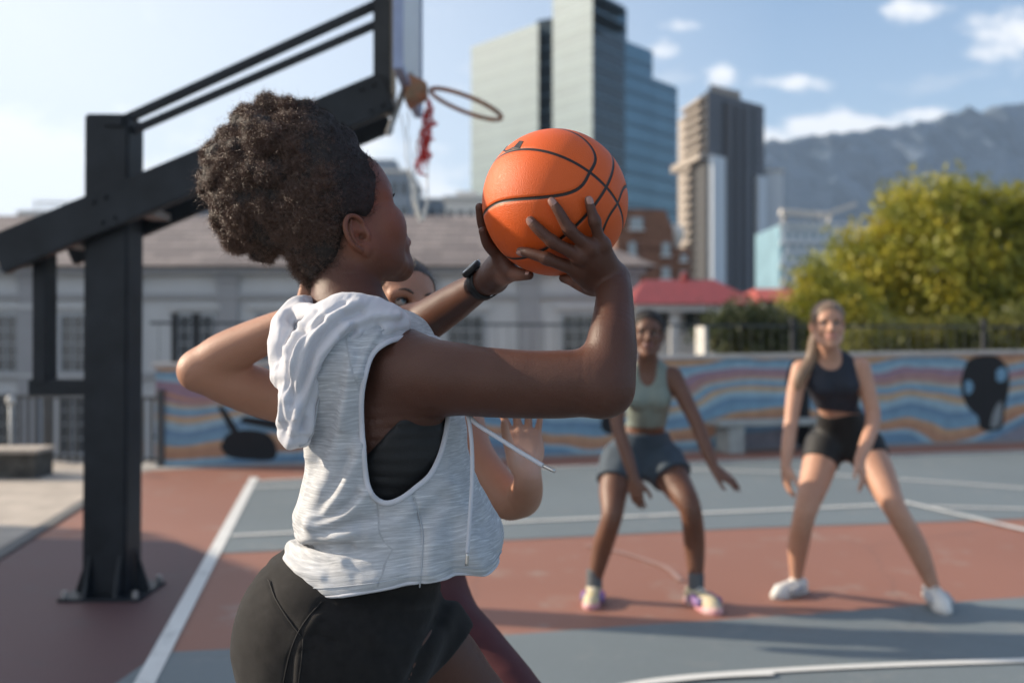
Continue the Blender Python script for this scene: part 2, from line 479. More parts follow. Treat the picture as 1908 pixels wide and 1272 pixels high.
painted('painted_mask', [(1795, 690), (1805, 670), (1832, 662), (1860, 665), (1878, 688), (1880, 722), (1872, 762), (1868, 795), (1846, 803), (1826, 797), (1822, 776), (1806, 762), (1795, 742), (1790, 714)], M['black'])
painted('painted_eye', [(1797, 712), (1806, 708), (1813, 720), (1807, 733), (1799, 731)], M['eyeblue'], .008)
painted('painted_eye', [(1856, 690), (1868, 684), (1876, 697), (1869, 710), (1857, 708)], M['eyeblue'], .008)
painted('painted_jaw', [(1858, 752), (1866, 750), (1862, 790), (1846, 795), (1848, 775)], M['bone'], .008)
painted('painted_drum', [(410, 832), (425, 808), (460, 800), (500, 808), (516, 835), (508, 856), (465, 856), (425, 850)], M['black'])
painted('painted_arm', [(406, 758), (416, 758), (444, 802), (432, 806)], M['black'], .006)
painted('painted_figure', [(1468, 690), (1478, 672), (1502, 676), (1512, 700), (1508, 760), (1512, 820), (1492, 832), (1484, 815), (1488, 770), (1466, 720)], M['black'])
painted('painted_figure', [(1122, 770), (1132, 745), (1150, 750), (1150, 800), (1134, 808), (1120, 796)], M['black'])
painted('painted_beam', [(455, 775), (560, 790), (560, 806), (455, 788)], M['black'], .006)

# dark infill fence standing behind the wall
M['iron'] = mat('dark_iron', (.03, .032, .035), .55, metal=.4)
M['mesh'] = mat('fence_wire', (.055, .06, .065), .5, metal=.5)
fence = empty('wire_fence', (*(WA - wnor * .45), 0), 'dark thin-barred fence with posts rising behind the mural wall', 'fence', rz=WANG)
def floc(o, f): o.parent = f; return o
b = MB()
for i in range(118): b.box((i * .155, 0, .80), (.006, .006, 1.62))
b.box((WL / 2 - .4, 0, 1.615), (WL - .6, .03, .03)); b.box((WL / 2 - .4, 0, .3), (WL - .6, .025, .025))
floc(b.build('infill', M['mesh']), fence)
for u in (303, 345, 760, 1120, 1497, 1862):
    x, _ = wall_uv(u, 640)
    floc(MB().box((x + .1, -.03, .84), (.07, .06, 1.72)).box((x + .1, -.03, 1.71), (.10, .09, .03)).build('post', M['iron'], bevel=.004), fence)

# barred railing left of the mural
RA, RB = np.array([-9.5, 12.3]), gp(286, 876)[:2] + np.array([-.02, .25])
rdir = (RB - RA) / np.linalg.norm(RB - RA); RL = np.linalg.norm(RB - RA)
rail = empty('metal_railing', (*RA, 0), 'grey barred metal railing along the pavement left of the mural', 'railing', rz=math.atan2(rdir[1], rdir[0]))
M['galv'] = mat('weathered_galvanised', (.11, .115, .12), .5, metal=.5)
b = MB()
for i in range(int(RL / .105)): b.box((.05 + i * .105, 0, .40), (.03, .024, .72))
floc(b.build('infill', M['galv']), rail)
floc(MB().box((RL / 2, 0, .77), (RL, .05, .04)).box((RL / 2, 0, .09), (RL, .04, .03)).build('rail', M['galv']), rail)
for i in range(5):
    floc(MB().box((i * RL / 4, 0.02, .42), (.06, .06, .84)).box((i * RL / 4, .02, .85), (.08, .08, .02)).build('post', M['galv'], bevel=.004), rail)

# low dark stone planter at the far left, thin white pole
p0, p1 = gp(-160, 893), gp(66, 893)
M['stone'] = mat('dark_stone', (.075, .07, .062), .9, var=.5, vscale=9, bump=.02, bscale=14)
pl = empty('stone_planter', ((p0 + p1) / 2), 'low dark stone planter with pale coping beside the railing', 'planter')
w = p1[0] - p0[0]
link('body', (lambda bb: bb)(MB().box(((p0[0] + p1[0]) / 2, p0[1] + .2, .13), (w, .40, .26)).build('tmp', M['stone'], bevel=.012)).data, M['stone'], pl)
bpy.data.objects.remove(bpy.data.objects['tmp'])
MB().box(((p0[0] + p1[0]) / 2, p0[1] + .2, .283), (w + .05, .45, .04)).build('coping', M['paver'], pl, bevel=.006)
b0 = gp(20, 880)
M['white'] = mat('white_metal', (.5, .5, .48), .5)
lp = empty('bollard_light', b0, 'thin pale grey pole with round head in front of the railing', 'bollard')
MB().tube([(b0[0], b0[1], 0), (b0[0], b0[1], .72)], .018, 10).build('pole', M['white'], lp, True)
MB().tube([(b0[0], b0[1], .72), (b0[0], b0[1], .74), (b0[0], b0[1], .80), (b0[0], b0[1], .82)], [.02, .045, .045, .02], 12).build('head', M['white'], lp, True)

# concrete bench in front of the wall
bx = empty('concrete_bench', (2.75, 12.55, 0), 'pale concrete bench of slab and block legs before the mural', 'bench', rz=WANG)
M['palec'] = mat('pale_concrete', (.33, .35, .34), .85, var=.15)
for x in (0, 1.35):
    MB().box((x, 0, .17), (.22, .36, .34)).build('leg', M['palec'], bevel=.01).parent = bx
MB().box((.62, 0, .372), (1.7, .40, .06)).build('seat', M['palec'], bevel=.01).parent = bx

# ---- long grey building --------------------------------------------------------
M['facade'] = mat('grey_render', (.47, .475, .48), .85, var=.08, vscale=.8)
M['trim'] = mat('pale_trim', (.50, .50, .50), .8, var=.06)
M['dtrim'] = mat('grey_trim', (.30, .30, .31), .8, var=.06)
M['glass'] = mat('dark_glass', (.035, .045, .055), .12, spec=.8, var=.3)
M['sash'] = mat('grey_sash', (.34, .36, .38), .6)
def slate_mat():
    m = mat('slate_tiles', (.20, .165, .15), .8, var=.3, vscale=.9)
    n, l = nodes(m); mx = n[m['mix']]; b = n['Principled BSDF']
    tc = n.new('ShaderNodeTexCoord'); mp = n.new('ShaderNodeMapping'); mp.inputs['Scale'].default_value = (1, 1, 1); l.new(tc.outputs['Object'], mp.inputs['Vector'])
    mp.inputs['Rotation'].default_value = (R(90), 0, 0)
    br = n.new('ShaderNodeTexBrick'); l.new(mp.outputs['Vector'], br.inputs['Vector'])
    br.inputs['Scale'].default_value = 1.0; br.inputs['Brick Width'].default_value = 1.1; br.inputs['Row Height'].default_value = .22; br.inputs['Mortar Size'].default_value = .03
    br.inputs['Color1'].default_value = (.30, .26, .25, 1); br.inputs['Color2'].default_value = (.13, .115, .12, 1); br.inputs['Mortar'].default_value = (.09, .08, .08, 1)
    m2 = n.new('ShaderNodeMix'); m2.data_type = 'RGBA'; m2.inputs['Factor'].default_value = .65
    l.new(mx.outputs['Result'], m2.inputs['A']); l.new(br.outputs['Color'], m2.inputs['B']); l.new(m2.outputs['Result'], b.inputs['Base Color'])
    return m
M['slateroof'] = slate_mat()
BD = 30.0
def bz(v, d=BD): return EYE - (v - 636) / FPX * d
def bx_(u, d=BD): return (u - 954) / FPX * d
XL, XR = bx_(-560), bx_(1192)
hall = empty('long_hall', ((XL + XR) / 2, BD + 6, LOW), 'long pale grey classical building with slate roof and small-paned windows', 'building')
MB().box(((XL + XR) / 2, BD + 6, (LOW + bz(500)) / 2), (XR - XL, 12, bz(500) - LOW)).build('wall', M['facade'], hall)
ZE, ZR = bz(497), bz(405, 34.5)
b = MB()
xo = .5
b.add([(XL - xo, BD - .45, ZE), (XR + xo, BD - .45, ZE), (XR - 3.2, BD + 6, ZR + .25), (XL + 3.2, BD + 6, ZR + .25), (XL - xo, BD + 12.4, ZE), (XR + xo, BD + 12.4, ZE)],
      [(0, 1, 2, 3), (1, 5, 2), (5, 4, 3, 2), (4, 0, 3), (0, 4, 5, 1)])
b.build('roof', M['slateroof'], hall)
b = MB()
b.box(((XL + XR) / 2, BD - .14, bz(506)), (XR - XL + .3, .27, .16))
b.box(((XL + XR) / 2, BD - .07, bz(552)), (XR - XL + .1, .13, .13)).box(((XL + XR) / 2, BD - .05, bz(700)), (XR - XL + .1, .09, .2))
b.build('cornice', M['dtrim'], hall)
for u in (-315, -130, 55, 240, 425, 610, 795, 985, 1168):
    x = bx_(u)
    MB().box((x, BD - .055, (LOW + bz(513)) / 2), (.62, .10, bz(513) - LOW)).box((x, BD - .09, bz(520)), (.74, .16, .13)).build('pilaster', M['dtrim'], hall)
def window(parent, xc, zc, w, h, y, nxm=3, nzm=4, deep=.10):
    g = MB().box((xc, y - .012, zc), (w, .02, h)).build('window', M['glass'], parent)
    b = MB()
    for s in (-1, 1):
        b.box((xc + s * (w / 2 + .045), y - .04, zc), (.09, .07, h + .18))
        b.box((xc, y - .042, zc + s * (h / 2 + .045)), (w - .002, .07, .09))
    for i in range(1, nxm): b.box((xc - w / 2 + i * w / nxm, y - .03, zc), (.035, .02, h - .002))
    for i in range(1, nzm): b.box((xc, y - .033, zc - h / 2 + i * h / nzm), (w - .004, .02, .035))
    b.build('frame', M['sash'], g)
    MB().box((xc, y - .07, zc - h / 2 - .13), (w + .4, .13, .07)).build('sill', M['trim'], g)
    return g
for u in (-225, -90, 22, 147, 366, 512, 700, 868, 1081):
    x = bx_(u)
    window(hall, x, bz(640), 1.02, 1.66, BD)
    b = MB().box((x, BD - .07, bz(572)), (1.5, .13, .12)); b.build('lintel', M['trim'], hall)
    if u < 800: window(hall, x, bz(790), 1.02, 1.7, BD)

# ---- buildings beyond the hall --------------------------------------------------
M['bgrey'] = mat('blue_grey_cladding', (.20, .24, .29), .6, var=.1)
M['bpale'] = mat('pale_render', (.55, .53, .50), .8, var=.08)
M['bwhite'] = mat('white_render', (.66, .63, .58), .8, var=.06)
M['redtrim'] = mat('red_band', (.35, .06, .06), .6)
M['brick'] = mat('brown_brick', (.17, .085, .055), .85, var=.22, vscale=2.0)
M['beige'] = mat('beige_concrete', (.33, .285, .245), .8, var=.1)
M['greyc'] = mat('grey_concrete', (.13, .135, .15), .8, var=.15)
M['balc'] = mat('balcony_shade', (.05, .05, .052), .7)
M['pillar'] = mat('white_pillar', (.60, .64, .68), .7, var=.06)
def strips(xs, y, zs, w, h, t=.1):
    b = MB()
    for z in zs:
        for x in xs: b.box((x, y - t / 2, z), (w, t, h))
    return b
def block(name, label, u0, u1, vtop, d, depth, m, cat='building', rows=0, cols=0, group=None):
    x0, x1, zt = bx_(u0, d), bx_(u1, d), bz(vtop, d)
    root = empty(name, ((x0 + x1) / 2, d + depth / 2, LOW), label, cat, group)
    MB().box(((x0 + x1) / 2, d + depth / 2, (LOW + zt) / 2), (x1 - x0, depth, zt - LOW)).build('wall', m, root)
    MB().box(((x0 + x1) / 2, d + depth / 2, zt + .2), (x1 - x0 + .5, depth + .5, .4)).build('parapet', M['bpale'], root)
    if rows:
        for r in range(rows):
            for c in range(cols):
                xx = x0 + (c + .5) * (x1 - x0) / cols; zz = zt - 2 - r * 3.2
                f = MB().box((xx, d - .04, zz), ((x1 - x0) / cols * .6, .06, 1.6)).build('window', M['glass'], root)
    return root
block('office_block', 'blue grey flat-roofed office behind the slate roof, with red band', 248, 402, 384, 75, 20, M['bgrey'], rows=2, cols=4)
o = bpy.data.objects['office_block']
MB().box((bx_(372, 75), 74.8, bz(381, 75)), (2.6, .3, .5)).build('sign_band', M['redtrim'], o)
block('pale_block', 'pale low building with rooftop railing at the far left', 40, 172, 402, 80, 22, M['bpale'], rows=1, cols=4)
o = bpy.data.objects['pale_block']
b = MB()
for i in range(9): b.box((bx_(60 + i * 13, 80), 80.5, bz(388, 80)), (.07, .07, 1.5))
b.box((bx_(112, 80), 80.5, bz(376, 80)), (4.6, .08, .08)).build('railing', M['galv'], o)
block('stepped_office', 'grey blue stepped office block seen under the hoop net', 690, 762, 322, 130, 18, M['bgrey'], rows=6, cols=4)
o = bpy.data.objects['stepped_office']
MB().box((bx_(712, 130), 134, bz(309, 130)), (3.2, 6, 2.0)).build('plant_room', M['bgrey'], o)
block('low_office', 'low blue grey office block right of the stepped one', 757, 834, 374, 150, 20, M['bgrey'], rows=3, cols=4)
block('white_block', 'small sunlit white block at the foot of the glass tower', 830, 906, 372, 110, 12, M['bwhite'], rows=2, cols=4)
o = bpy.data.objects['white_block']
MB().box((bx_(868, 110), 115, bz(362, 110)), (2.4, 4, 1.6)).build('plant_room', M['bwhite'], o)

# glass tower
def tower_glass(name, col, rough, metal=.75):
    m = mat(name, col, rough, metal=metal, var=.12, vscale=.12)
    return m
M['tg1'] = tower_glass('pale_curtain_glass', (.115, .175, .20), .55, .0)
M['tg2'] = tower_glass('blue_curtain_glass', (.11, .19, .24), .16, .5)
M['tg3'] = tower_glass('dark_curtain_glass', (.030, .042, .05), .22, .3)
M['tband'] = mat('floor_band', (.165, .235, .255), .55)
M['tband2'] = mat('dark_floor_band', (.07, .115, .145), .4, metal=.3)
def P2(u, d): return ((u - 954) / FPX * d, d)
tower = empty('glass_tower', (*P2(1070, 215), LOW), 'tall blue glass office tower of stepped slabs behind the basketball', 'office tower')
DT = 200.0
def tvol(pts, vt, m, name, bandm, zfoot=LOW):
    b = MB(); poly = [P2(u, d) for u, d in pts]
    zt = [bz(v, pts[i][1]) for i, v in enumerate(vt)] if not np.isscalar(vt) else bz(vt, DT)
    o = b.prism(poly, zfoot, zt).build(name, m, tower)
    zmax = max(zt) if not np.isscalar(zt) else zt
    bb = MB()
    zs = np.arange(3.0, zmax - 1, 3.3)
    c = np.mean(poly, axis=0)
    grow = [tuple(np.array(q) + (np.array(q) - c) / np.linalg.norm(np.array(q) - c) * .10) for q in poly]
    for z in zs: bb.prism(grow, z, z + .55)
    bb.build('floor_bands', bandm, o)
    return o
zt = 30
tvol([(878, 222), (1003, 205), (1010, 228), (900, 236)], 28, M['tg1'], 'slab', M['tband'])
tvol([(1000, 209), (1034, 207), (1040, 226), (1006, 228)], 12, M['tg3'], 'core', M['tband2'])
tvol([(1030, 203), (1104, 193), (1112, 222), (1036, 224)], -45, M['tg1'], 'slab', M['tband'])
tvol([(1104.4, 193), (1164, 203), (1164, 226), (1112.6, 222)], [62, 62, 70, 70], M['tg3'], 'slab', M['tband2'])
tvol([(1120, 205), (1168, 207), (1160, 226), (1120, 226)], -5, M['tg2'], 'core', M['tband2'])
tvol([(1164.5, 203.5), (1216, 211), (1212, 230), (1164.5, 226.5)], 66, M['tg2'], 'slab', M['tband2'])
tvol([(1216.5, 211.3), (1262, 219), (1250, 238), (1212.5, 230.5)], 118, M['tg2'], 'slab', M['tband2'])

# concrete flats tower
CD = 165.0
flats = empty('flats_tower', (*P2(1345, CD + 10), LOW), 'tall beige and grey concrete flats tower with balconies and rooftop plant room', 'apartment tower')
def fl(pts, vt, name, m, par=None, foot=LOW):
    return MB().prism([P2(u, d) for u, d in pts], foot, bz(vt, CD)).build(name, m, par or flats)
fl([(1318, 160), (1424, 171), (1404, 190), (1300, 182)], 182, 'wall', M['greyc'])
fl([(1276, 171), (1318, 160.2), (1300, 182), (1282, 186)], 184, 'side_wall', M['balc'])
fl([(1322, 166), (1380, 171), (1374, 182), (1322, 180)], 154, 'plant_room', M['beige'], foot=bz(182, CD))
fl([(1264, 178), (1280, 173), (1284, 186), (1272, 190)], 192, 'side_wing', M['beige'])
def face_strip(a, c, f0, f1, v0, v1, m, name, out=.3, par=None):
    """upright strip standing on the face that runs from a to c"""
    A, C = np.array(P2(*a)), np.array(P2(*c))
    t = (C - A) / np.linalg.norm(C - A); nn = np.array([t[1], -t[0]])
    if nn[1] > 0: nn = -nn
    p, q = A + (C - A) * f0, A + (C - A) * f1
    return MB().prism([tuple(p + nn * .02), tuple(q + nn * .02), tuple(q + nn * out), tuple(p + nn * out)], bz(v1, CD), bz(v0, CD)).build(name, m, par or flats)
fa, fb = (1318, 160), (1424, 171)
for f0, f1, v0 in ((0.02, .24, 300), (.82, .97, 320)):
    face_strip(fa, fb, f0, f1, v0, 640, M['pillar'], 'pillar', .8)
for f0, f1 in ((.30, .36), (.44, .50), (.58, .68)):
    face_strip(fa, fb, f0, f1, 196, 640, M['greyc'], 'fin', .9)
b = MB()
A, C = np.array(P2(*fa)), np.array(P2(*fb)); t = (C - A) / np.linalg.norm(C - A); nn = np.array([t[1], -t[0]])
for k in range(26):
    z = bz(196, CD) - k * 1.25
    for f0, f1 in ((.255, .295), (.37, .43), (.51, .57), (.69, .81)):
        p, q = A + (C - A) * f0, A + (C - A) * f1
        b.prism([tuple(p + nn * .02), tuple(q + nn * .02), tuple(q + nn * .25), tuple(p + nn * .25)], z - .75, z)
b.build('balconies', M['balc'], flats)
ga, gb = (1276, 171), (1318, 160.2)
A, C = np.array(P2(*ga)), np.array(P2(*gb)); t = (C - A) / np.linalg.norm(C - A); nn = np.array([t[1], -t[0]])
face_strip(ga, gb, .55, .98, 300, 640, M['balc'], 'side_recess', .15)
b = MB()
for k in range(23):
    z = bz(192, CD) - k * 1.5
    p, q = A + (C - A) * .08, A + (C - A) * (.92 if k < 7 else .5)
    b.prism([tuple(p + nn * .02), tuple(q + nn * .02), tuple(q + nn * 1.0), tuple(p + nn * 1.0)], z - .6, z)
b.build('side_balconies', M['beige'], flats)
face_strip(ga, gb, -.3, 1.0, 293, 306, M['beige'], 'ledge', 1.4)
block('white_annex', 'pale grey annex slab standing against the flats tower', 1427, 1459, 320, 176, 14, M['pillar'], rows=0)

# brown brick block
bk = empty('brick_block', (*P2(1215, 70), LOW), 'brown brick block with gable and white framed windows', 'building')
x0, x1, zt = bx_(1148, 62), bx_(1288, 62), bz(462, 62)
MB().box(((x0 + x1) / 2, 68, (LOW + zt) / 2), (x1 - x0, 12, zt - LOW)).build('wall', M['brick'], bk)
g0, g1 = bx_(1148, 62), bx_(1256, 62)
MB().add([(g0, 61.9, zt + .01), (g1, 61.9, zt + .01), (g1 - .1, 61.9, bz(425, 62)), (bx_(1240, 62), 61.9, bz(392, 62)), (g0, 61.9, bz(388, 62)),
          (g0, 74, zt + .01), (g1, 74, zt + .01), (g1 - .1, 74, bz(425, 62)), (bx_(1240, 62), 74, bz(392, 62)), (g0, 74, bz(388, 62))],
         [(0, 1, 2, 3, 4), (9, 8, 7, 6, 5), (0, 5, 6, 1), (1, 6, 7, 2), (2, 7, 8, 3), (3, 8, 9, 4), (4, 9, 5, 0)]).build('gable', M['brick'], bk)
M['paleglass'] = mat('sky_glass', (.24, .28, .31), .15, spec=.8, var=.2)
for u, v, w, h in ((1186, 416, 24, 22), (1178, 464, 15, 26), (1241, 464, 15, 24), (1178, 508, 15, 20), (1241, 508, 16, 20), (1274, 480, 11, 12), (1274, 510, 11, 12)):
    f = MB().box((bx_(u, 61.8), 61.84, bz(v, 61.8)), (w / FPX * 62, .16, h / FPX * 62)).build('window', M['paleglass'], bk)
    MB().box((bx_(u, 61.8), 61.8, bz(v + h / 2 + 1, 61.8)), (w / FPX * 62 + .2, .2, .12)).build('sill', M['trim'], f)
MB().tube([(bx_(1262, 62), 63, zt), (bx_(1262, 62), 63, zt + .35), (bx_(1262, 62), 63, zt + .7), (bx_(1262, 62), 63, zt + 1.15), (bx_(1262, 62), 63, zt + 1.5), (bx_(1262, 62), 63, zt + 1.6)], [.3, .35, .55, .62, .4, .05], 14).build('roof_vent', M['bwhite'], bk, True)

# red roofed pavilion
M['redroof'] = mat('red_roof_sheet', (.19, .026, .026), .6, var=.18, vscale=1.2, stretch=(6, 1, 1))
PD = 25.0
pav = empty('red_roof_pavilion', (*P2(1300, PD + 3), LOW), 'pavilion with dark red hipped roof and grey posts behind the wall', 'pavilion')
ze, zr = bz(566, PD), bz(520, PD + 2.6)
xa, xb = bx_(1176, PD), bx_(1424, PD)
MB().add([(xa, PD, ze), (xb, PD, ze), (xb, PD + 5.6, ze), (xa, PD + 5.6, ze), (bx_(1228, PD), PD + 2.8, zr), (bx_(1372, PD), PD + 2.8, zr)],
         [(0, 1, 5, 4), (1, 2, 5), (2, 3, 4, 5), (3, 0, 4), (0, 3, 2, 1)]).build('roof', M['redroof'], pav)
MB().box(((xa + xb) / 2, PD + .2, ze - .10), (xb - xa - .2, .1, .17)).build('fascia', M['trim'], pav)
MB().box(((xa + xb) / 2, PD + 3.2, (LOW + ze) / 2 - .1), (xb - xa - .9, 4.2, ze - LOW - .22)).build('wall', M['facade'], pav)
for u in (1186, 1262, 1338, 1412):
    MB().box((bx_(u, PD), PD + .45, (LOW + ze) / 2 - .1), (.22, .22, ze - LOW - .22)).build('post', M['trim'], pav)
for u, w in ((1222, 44), (1298, 46), (1375, 44)):
    window(pav, bx_(u, PD + 1.1), bz(597, PD + 1.1), w / FPX * (PD + 1), .46, PD + 1.1, 2, 1)
MB().tube([(bx_(1312, PD), PD + 2.8, zr - .05), (bx_(1312, PD), PD + 2.8, zr + .1), (bx_(1312, PD), PD + 2.8, zr + .22)], [.12, .12, .03], 8).build('finial', M['redroof'], pav)
sh = empty('red_roof_shed', (*P2(1480, 34), LOW), 'smaller building with bright red sloping roof beside the yellow tree', 'building')
xa, xb = bx_(1416, 34), bx_(1560, 34)
MB().add([(xa, 34, bz(560, 34)), (xb, 34, bz(560, 34)), (xb, 38, bz(532, 36)), (xa + .8, 38, bz(532, 36)), (xa, 42, bz(560, 34)), (xb, 42, bz(560, 34))],
         [(0, 1, 2, 3), (3, 2, 5, 4), (0, 3, 4), (1, 5, 2), (0, 4, 5, 1)]).build('roof', mat('bright_red_roof', (.34, .06, .04), .6), sh)
MB().box(((xa + xb) / 2, 38, (LOW + bz(563, 34)) / 2), (xb - xa - .6, 7, bz(563, 34) - LOW)).build('wall', M['facade'], sh)

# lattice-faced modern building with a slanting roof frame
LD = 120.0
lat = empty('lattice_building', (*P2(1525, LD + 6), LOW), 'pale blue building faced with a crossing white lattice under slanting roof beams', 'building')
x0, x1, zt = bx_(1453, LD), bx_(1592, LD), bz(418, LD)
M['lglass'] = mat('pale_blue_glass', (.22, .36, .44), .2, spec=.7, var=.2, vscale=.3)
MB().box(((x0 + x1) / 2, LD + 6, (LOW + zt) / 2), (x1 - x0, 12, zt - LOW)).build('wall', M['lglass'], lat)
b = MB()
for i in range(10):
    xa = x0 + i * (x1 - x0) / 9
    for s in (-1, 1):
        xe = xa + s * 3.4
        xe2 = min(max(xe, x0), x1); k = abs(xe2 - xa) / 3.4
        b.bar((xa, LD - .2, zt), (xe2, LD - .2 - .02 * (s > 0), zt - 9.0 * k), .28, .16, up=(0, 1, 0))
b.build('lattice', M['pillar'], lat)
for v in (418, 452, 490): MB().bar((x0, LD - .46, bz(v, LD)), (x1, LD - .46, bz(v, LD)), .3, .16, up=(0, 1, 0)).build('floor_rail', M['pillar'], lat)
b = MB()
b.bar((bx_(1450, LD), LD - 1, bz(397, LD)), (bx_(1535, LD), LD - 1, bz(404, LD)), 1.2, .7); b.bar((bx_(1520, LD), LD - 1.5, bz(406, LD)), (bx_(1584, LD), LD - 1.5, bz(384, LD)), 1.2, .5)
b.bar((bx_(1460, LD), LD - 1, bz(398, LD)), (bx_(1460, LD), LD + 1, bz(420, LD)), .3, .3); b.bar((bx_(1545, LD), LD - 1, bz(398, LD)), (bx_(1545, LD), LD + 1, bz(420, LD)), .3, .3)
b.build('roof_frame', M['bpale'], lat)

# building outside the frame at the left whose shadow lies over the near corner of the court
sh2 = np.array([-math.sin(R(SUN_AZ)), -math.cos(R(SUN_AZ))]) / math.tan(R(SUN_EL))    # shadow run per metre of height
HB = 4.2
edge = [gp(285, 992), gp(480, 1062), gp(566, 1098), gp(640, 1140)]
foot = [np.array(e[:2]) - sh2 * HB for e in edge]
foot = [foot[0] + np.array([-8.0, .9])] + foot + [foot[-1] + np.array([.5, -6.5]), foot[-1] + np.array([-9, -6.5])]
MB().prism([tuple(p) for p in foot], 0, HB).build('neighbour_house', M['bpale'])
tag(bpy.data.objects['neighbour_house'], 'pale flat-roofed house just outside the left edge of the view, shading the court', 'building')

# ---- trees -----------------------------------------------------------------------
def leaf_mat(name, c1, c2, c3):
    m = bpy.data.materials.new(name); m.use_nodes = True
    n, l = nodes(m); b = n['Principled BSDF']; b.inputs['Roughness'].default_value = .55
    tc = n.new('ShaderNodeTexCoord'); ns = n.new('ShaderNodeTexNoise'); ns.inputs['Scale'].default_value = .9; ns.inputs['Detail'].default_value = 8; ns.inputs['Roughness'].default_value = .7
    l.new(tc.outputs['Object'], ns.inputs['Vector'])
    cr = n.new('ShaderNodeValToRGB'); e = cr.color_ramp.elements
    e[0].position = .35; e[0].color = (*c1, 1); e[1].position = .65; e[1].color = (*c3, 1); q = e.new(.5); q.color = (*c2, 1)
    l.new(ns.outputs['Fac'], cr.inputs['Fac']); l.new(cr.outputs['Color'], b.inputs['Base Color'])
    tr = n.new('ShaderNodeBsdfTranslucent'); l.new(cr.outputs['Color'], tr.inputs['Color'])
    ms = n.new('ShaderNodeMixShader'); ms.inputs['Fac'].default_value = .35
    l.new(b.outputs['BSDF'], ms.inputs[1]); l.new(tr.outputs['BSDF'], ms.inputs[2])
    l.new(ms.outputs['Shader'], n['Material Output'].inputs['Surface'])
    return m
M['bark'] = mat('bark', (.10, .075, .055), .9, var=.4, vscale=8, bump=.01)
M['leafy'] = leaf_mat('yellow_green_leaves', (.12, .15, .02), (.29, .28, .028), (.54, .43, .04))
M['leafd'] = leaf_mat('deep_green_leaves', (.06, .08, .018), (.11, .12, .022), (.20, .18, .03))
M['leafo'] = leaf_mat('olive_hedge_leaves', (.035, .05, .02), (.06, .075, .025), (.10, .10, .035))
def leaves(blobs, count, size, seed):
    g = np.random.default_rng(seed)
    vol = np.array([b[1] ** 2 for b in blobs]); pick = g.choice(len(blobs), count // 18, p=vol / vol.sum())
    C = []
    for i in pick:
        c, r, sq = np.array(blobs[i][0]), blobs[i][1], blobs[i][2] if len(blobs[i]) > 2 else .85
        d = g.normal(size=3); d /= np.linalg.norm(d)
        C.append(c + d * np.array([1, 1, sq]) * r * (g.uniform(.35, 1.05)))
    C = np.repeat(np.array(C), 18, axis=0)
    P = C + g.normal(size=C.shape) * size * 2.1
    n = len(P)
    a = g.normal(size=(n, 3)); a /= np.linalg.norm(a, axis=1)[:, None]
    b = np.cross(a, g.normal(size=(n, 3))); b /= np.linalg.norm(b, axis=1)[:, None]
    s = size * g.uniform(.6, 1.3, (n, 1))
    V = np.stack([P - a * s, P + b * s * .45, P + a * s, P - b * s * .45], 1).reshape(-1, 3)
    return V, np.arange(n * 4).reshape(n, 4)
def tree(name, label, base, blobs, trunk_top, tr, count, size, m, seed, group=None, cat='tree'):
    root = empty(name, base, label, cat, group)
    b = MB(); base = np.array(base, float); top = np.array(trunk_top, float)
    b.tube(resample([base, base * .45 + top * .55 + np.array([.1, .05, 0]), top], 8), np.linspace(tr, tr * .55, 8), 9)
    for bl in blobs[:9]:
        c = np.array(bl[0]); st = base * .3 + top * .7
        b.tube(resample([st, (st + c) / 2 + np.array([0, 0, .25]), c], 6), np.linspace(tr * .45, tr * .12, 6), 6)
    b.build('trunk', M['bark'], root, True)
    V, Q = leaves(blobs, count, size, seed)
    link('crown', arr_mesh('crown', V, Q), m, root)
    return root
def blob(u, v, d, rpx, dy=0.0, sq=.85):
    p = px(u, v, d); return ((p[0], d + dy, p[2]), rpx / FPX * d, sq)
D1 = 30.0
tb = [blob(1700, 430, D1, 90), blob(1760, 400, D1, 70, 1), blob(1640, 470, D1, 80, -.5), blob(1820, 450, D1, 95, .5), blob(1870, 400, D1, 62, 1), blob(1735, 500, D1, 110, -1), blob(1610, 540, D1, 70, -.5),
      blob(1840, 540, D1, 100, -1), blob(1900, 480, D1, 95, 0), blob(1715, 375, D1, 48, .3), blob(1790, 365, D1, 42, .5), blob(1660, 400, D1, 45), blob(1580, 480, D1, 44), blob(1960, 440, D1, 90), blob(1700, 580, D1, 80, -.8), blob(1790, 590, D1, 90, -1), blob(1960, 560, D1, 100)]
tb += [blob(1850, 372, D1, 46, .3), blob(1888, 385, D1, 44, -.3), blob(1925, 400, D1, 60)]
_g = np.random.default_rng(8)
for _ in range(26):
    _u = _g.uniform(1560, 1940); _top = np.interp(_u, [1560, 1640, 1700, 1790, 1820, 1855, 1940], [500, 420, 350, 335, 400, 345, 360])
    tb.append(blob(_u, _top + _g.uniform(0, 160), D1, _g.uniform(14, 34), _g.uniform(-1.5, .5)))
tree('broadleaf_tree', 'large yellowing broadleaf tree at the right, tallest over the wall', (12.2, 30.2, LOW), tb, (12.4, 30.2, 2.6), .22, 34000, .11, M['leafy'], 3)
D2 = 27.0
tb = [blob(1520, 545, D2, 52), blob(1560, 570, D2, 60), blob(1500, 590, D2, 50), blob(1600, 600, D2, 56), blob(1530, 620, D2, 55), blob(1525, 505, D2, 30), blob(1580, 640, D2, 50)]
tree('broadleaf_tree', 'smaller green-yellow tree left of the large yellow tree', (8.5, 27, LOW), tb, (8.5, 27, .6), .12, 9000, .09, M['leafy'], 4)
D3 = 23.0
tb = [blob(1340, 620, D3, 40, 0, .8), blob(1380, 598, D3, 40, 0, .8), blob(1420, 608, D3, 42, 0, .8), blob(1450, 630, D3, 45), blob(1365, 650, D3, 45), blob(1415, 655, D3, 50)]
tree('round_shrub', 'dark olive rounded shrub in front of the red roofed pavilion', (5.4, 23, LOW), tb, (5.4, 23, .2), .07, 8000, .07, M['leafo'], 5, cat='shrub')
D4 = 24.0
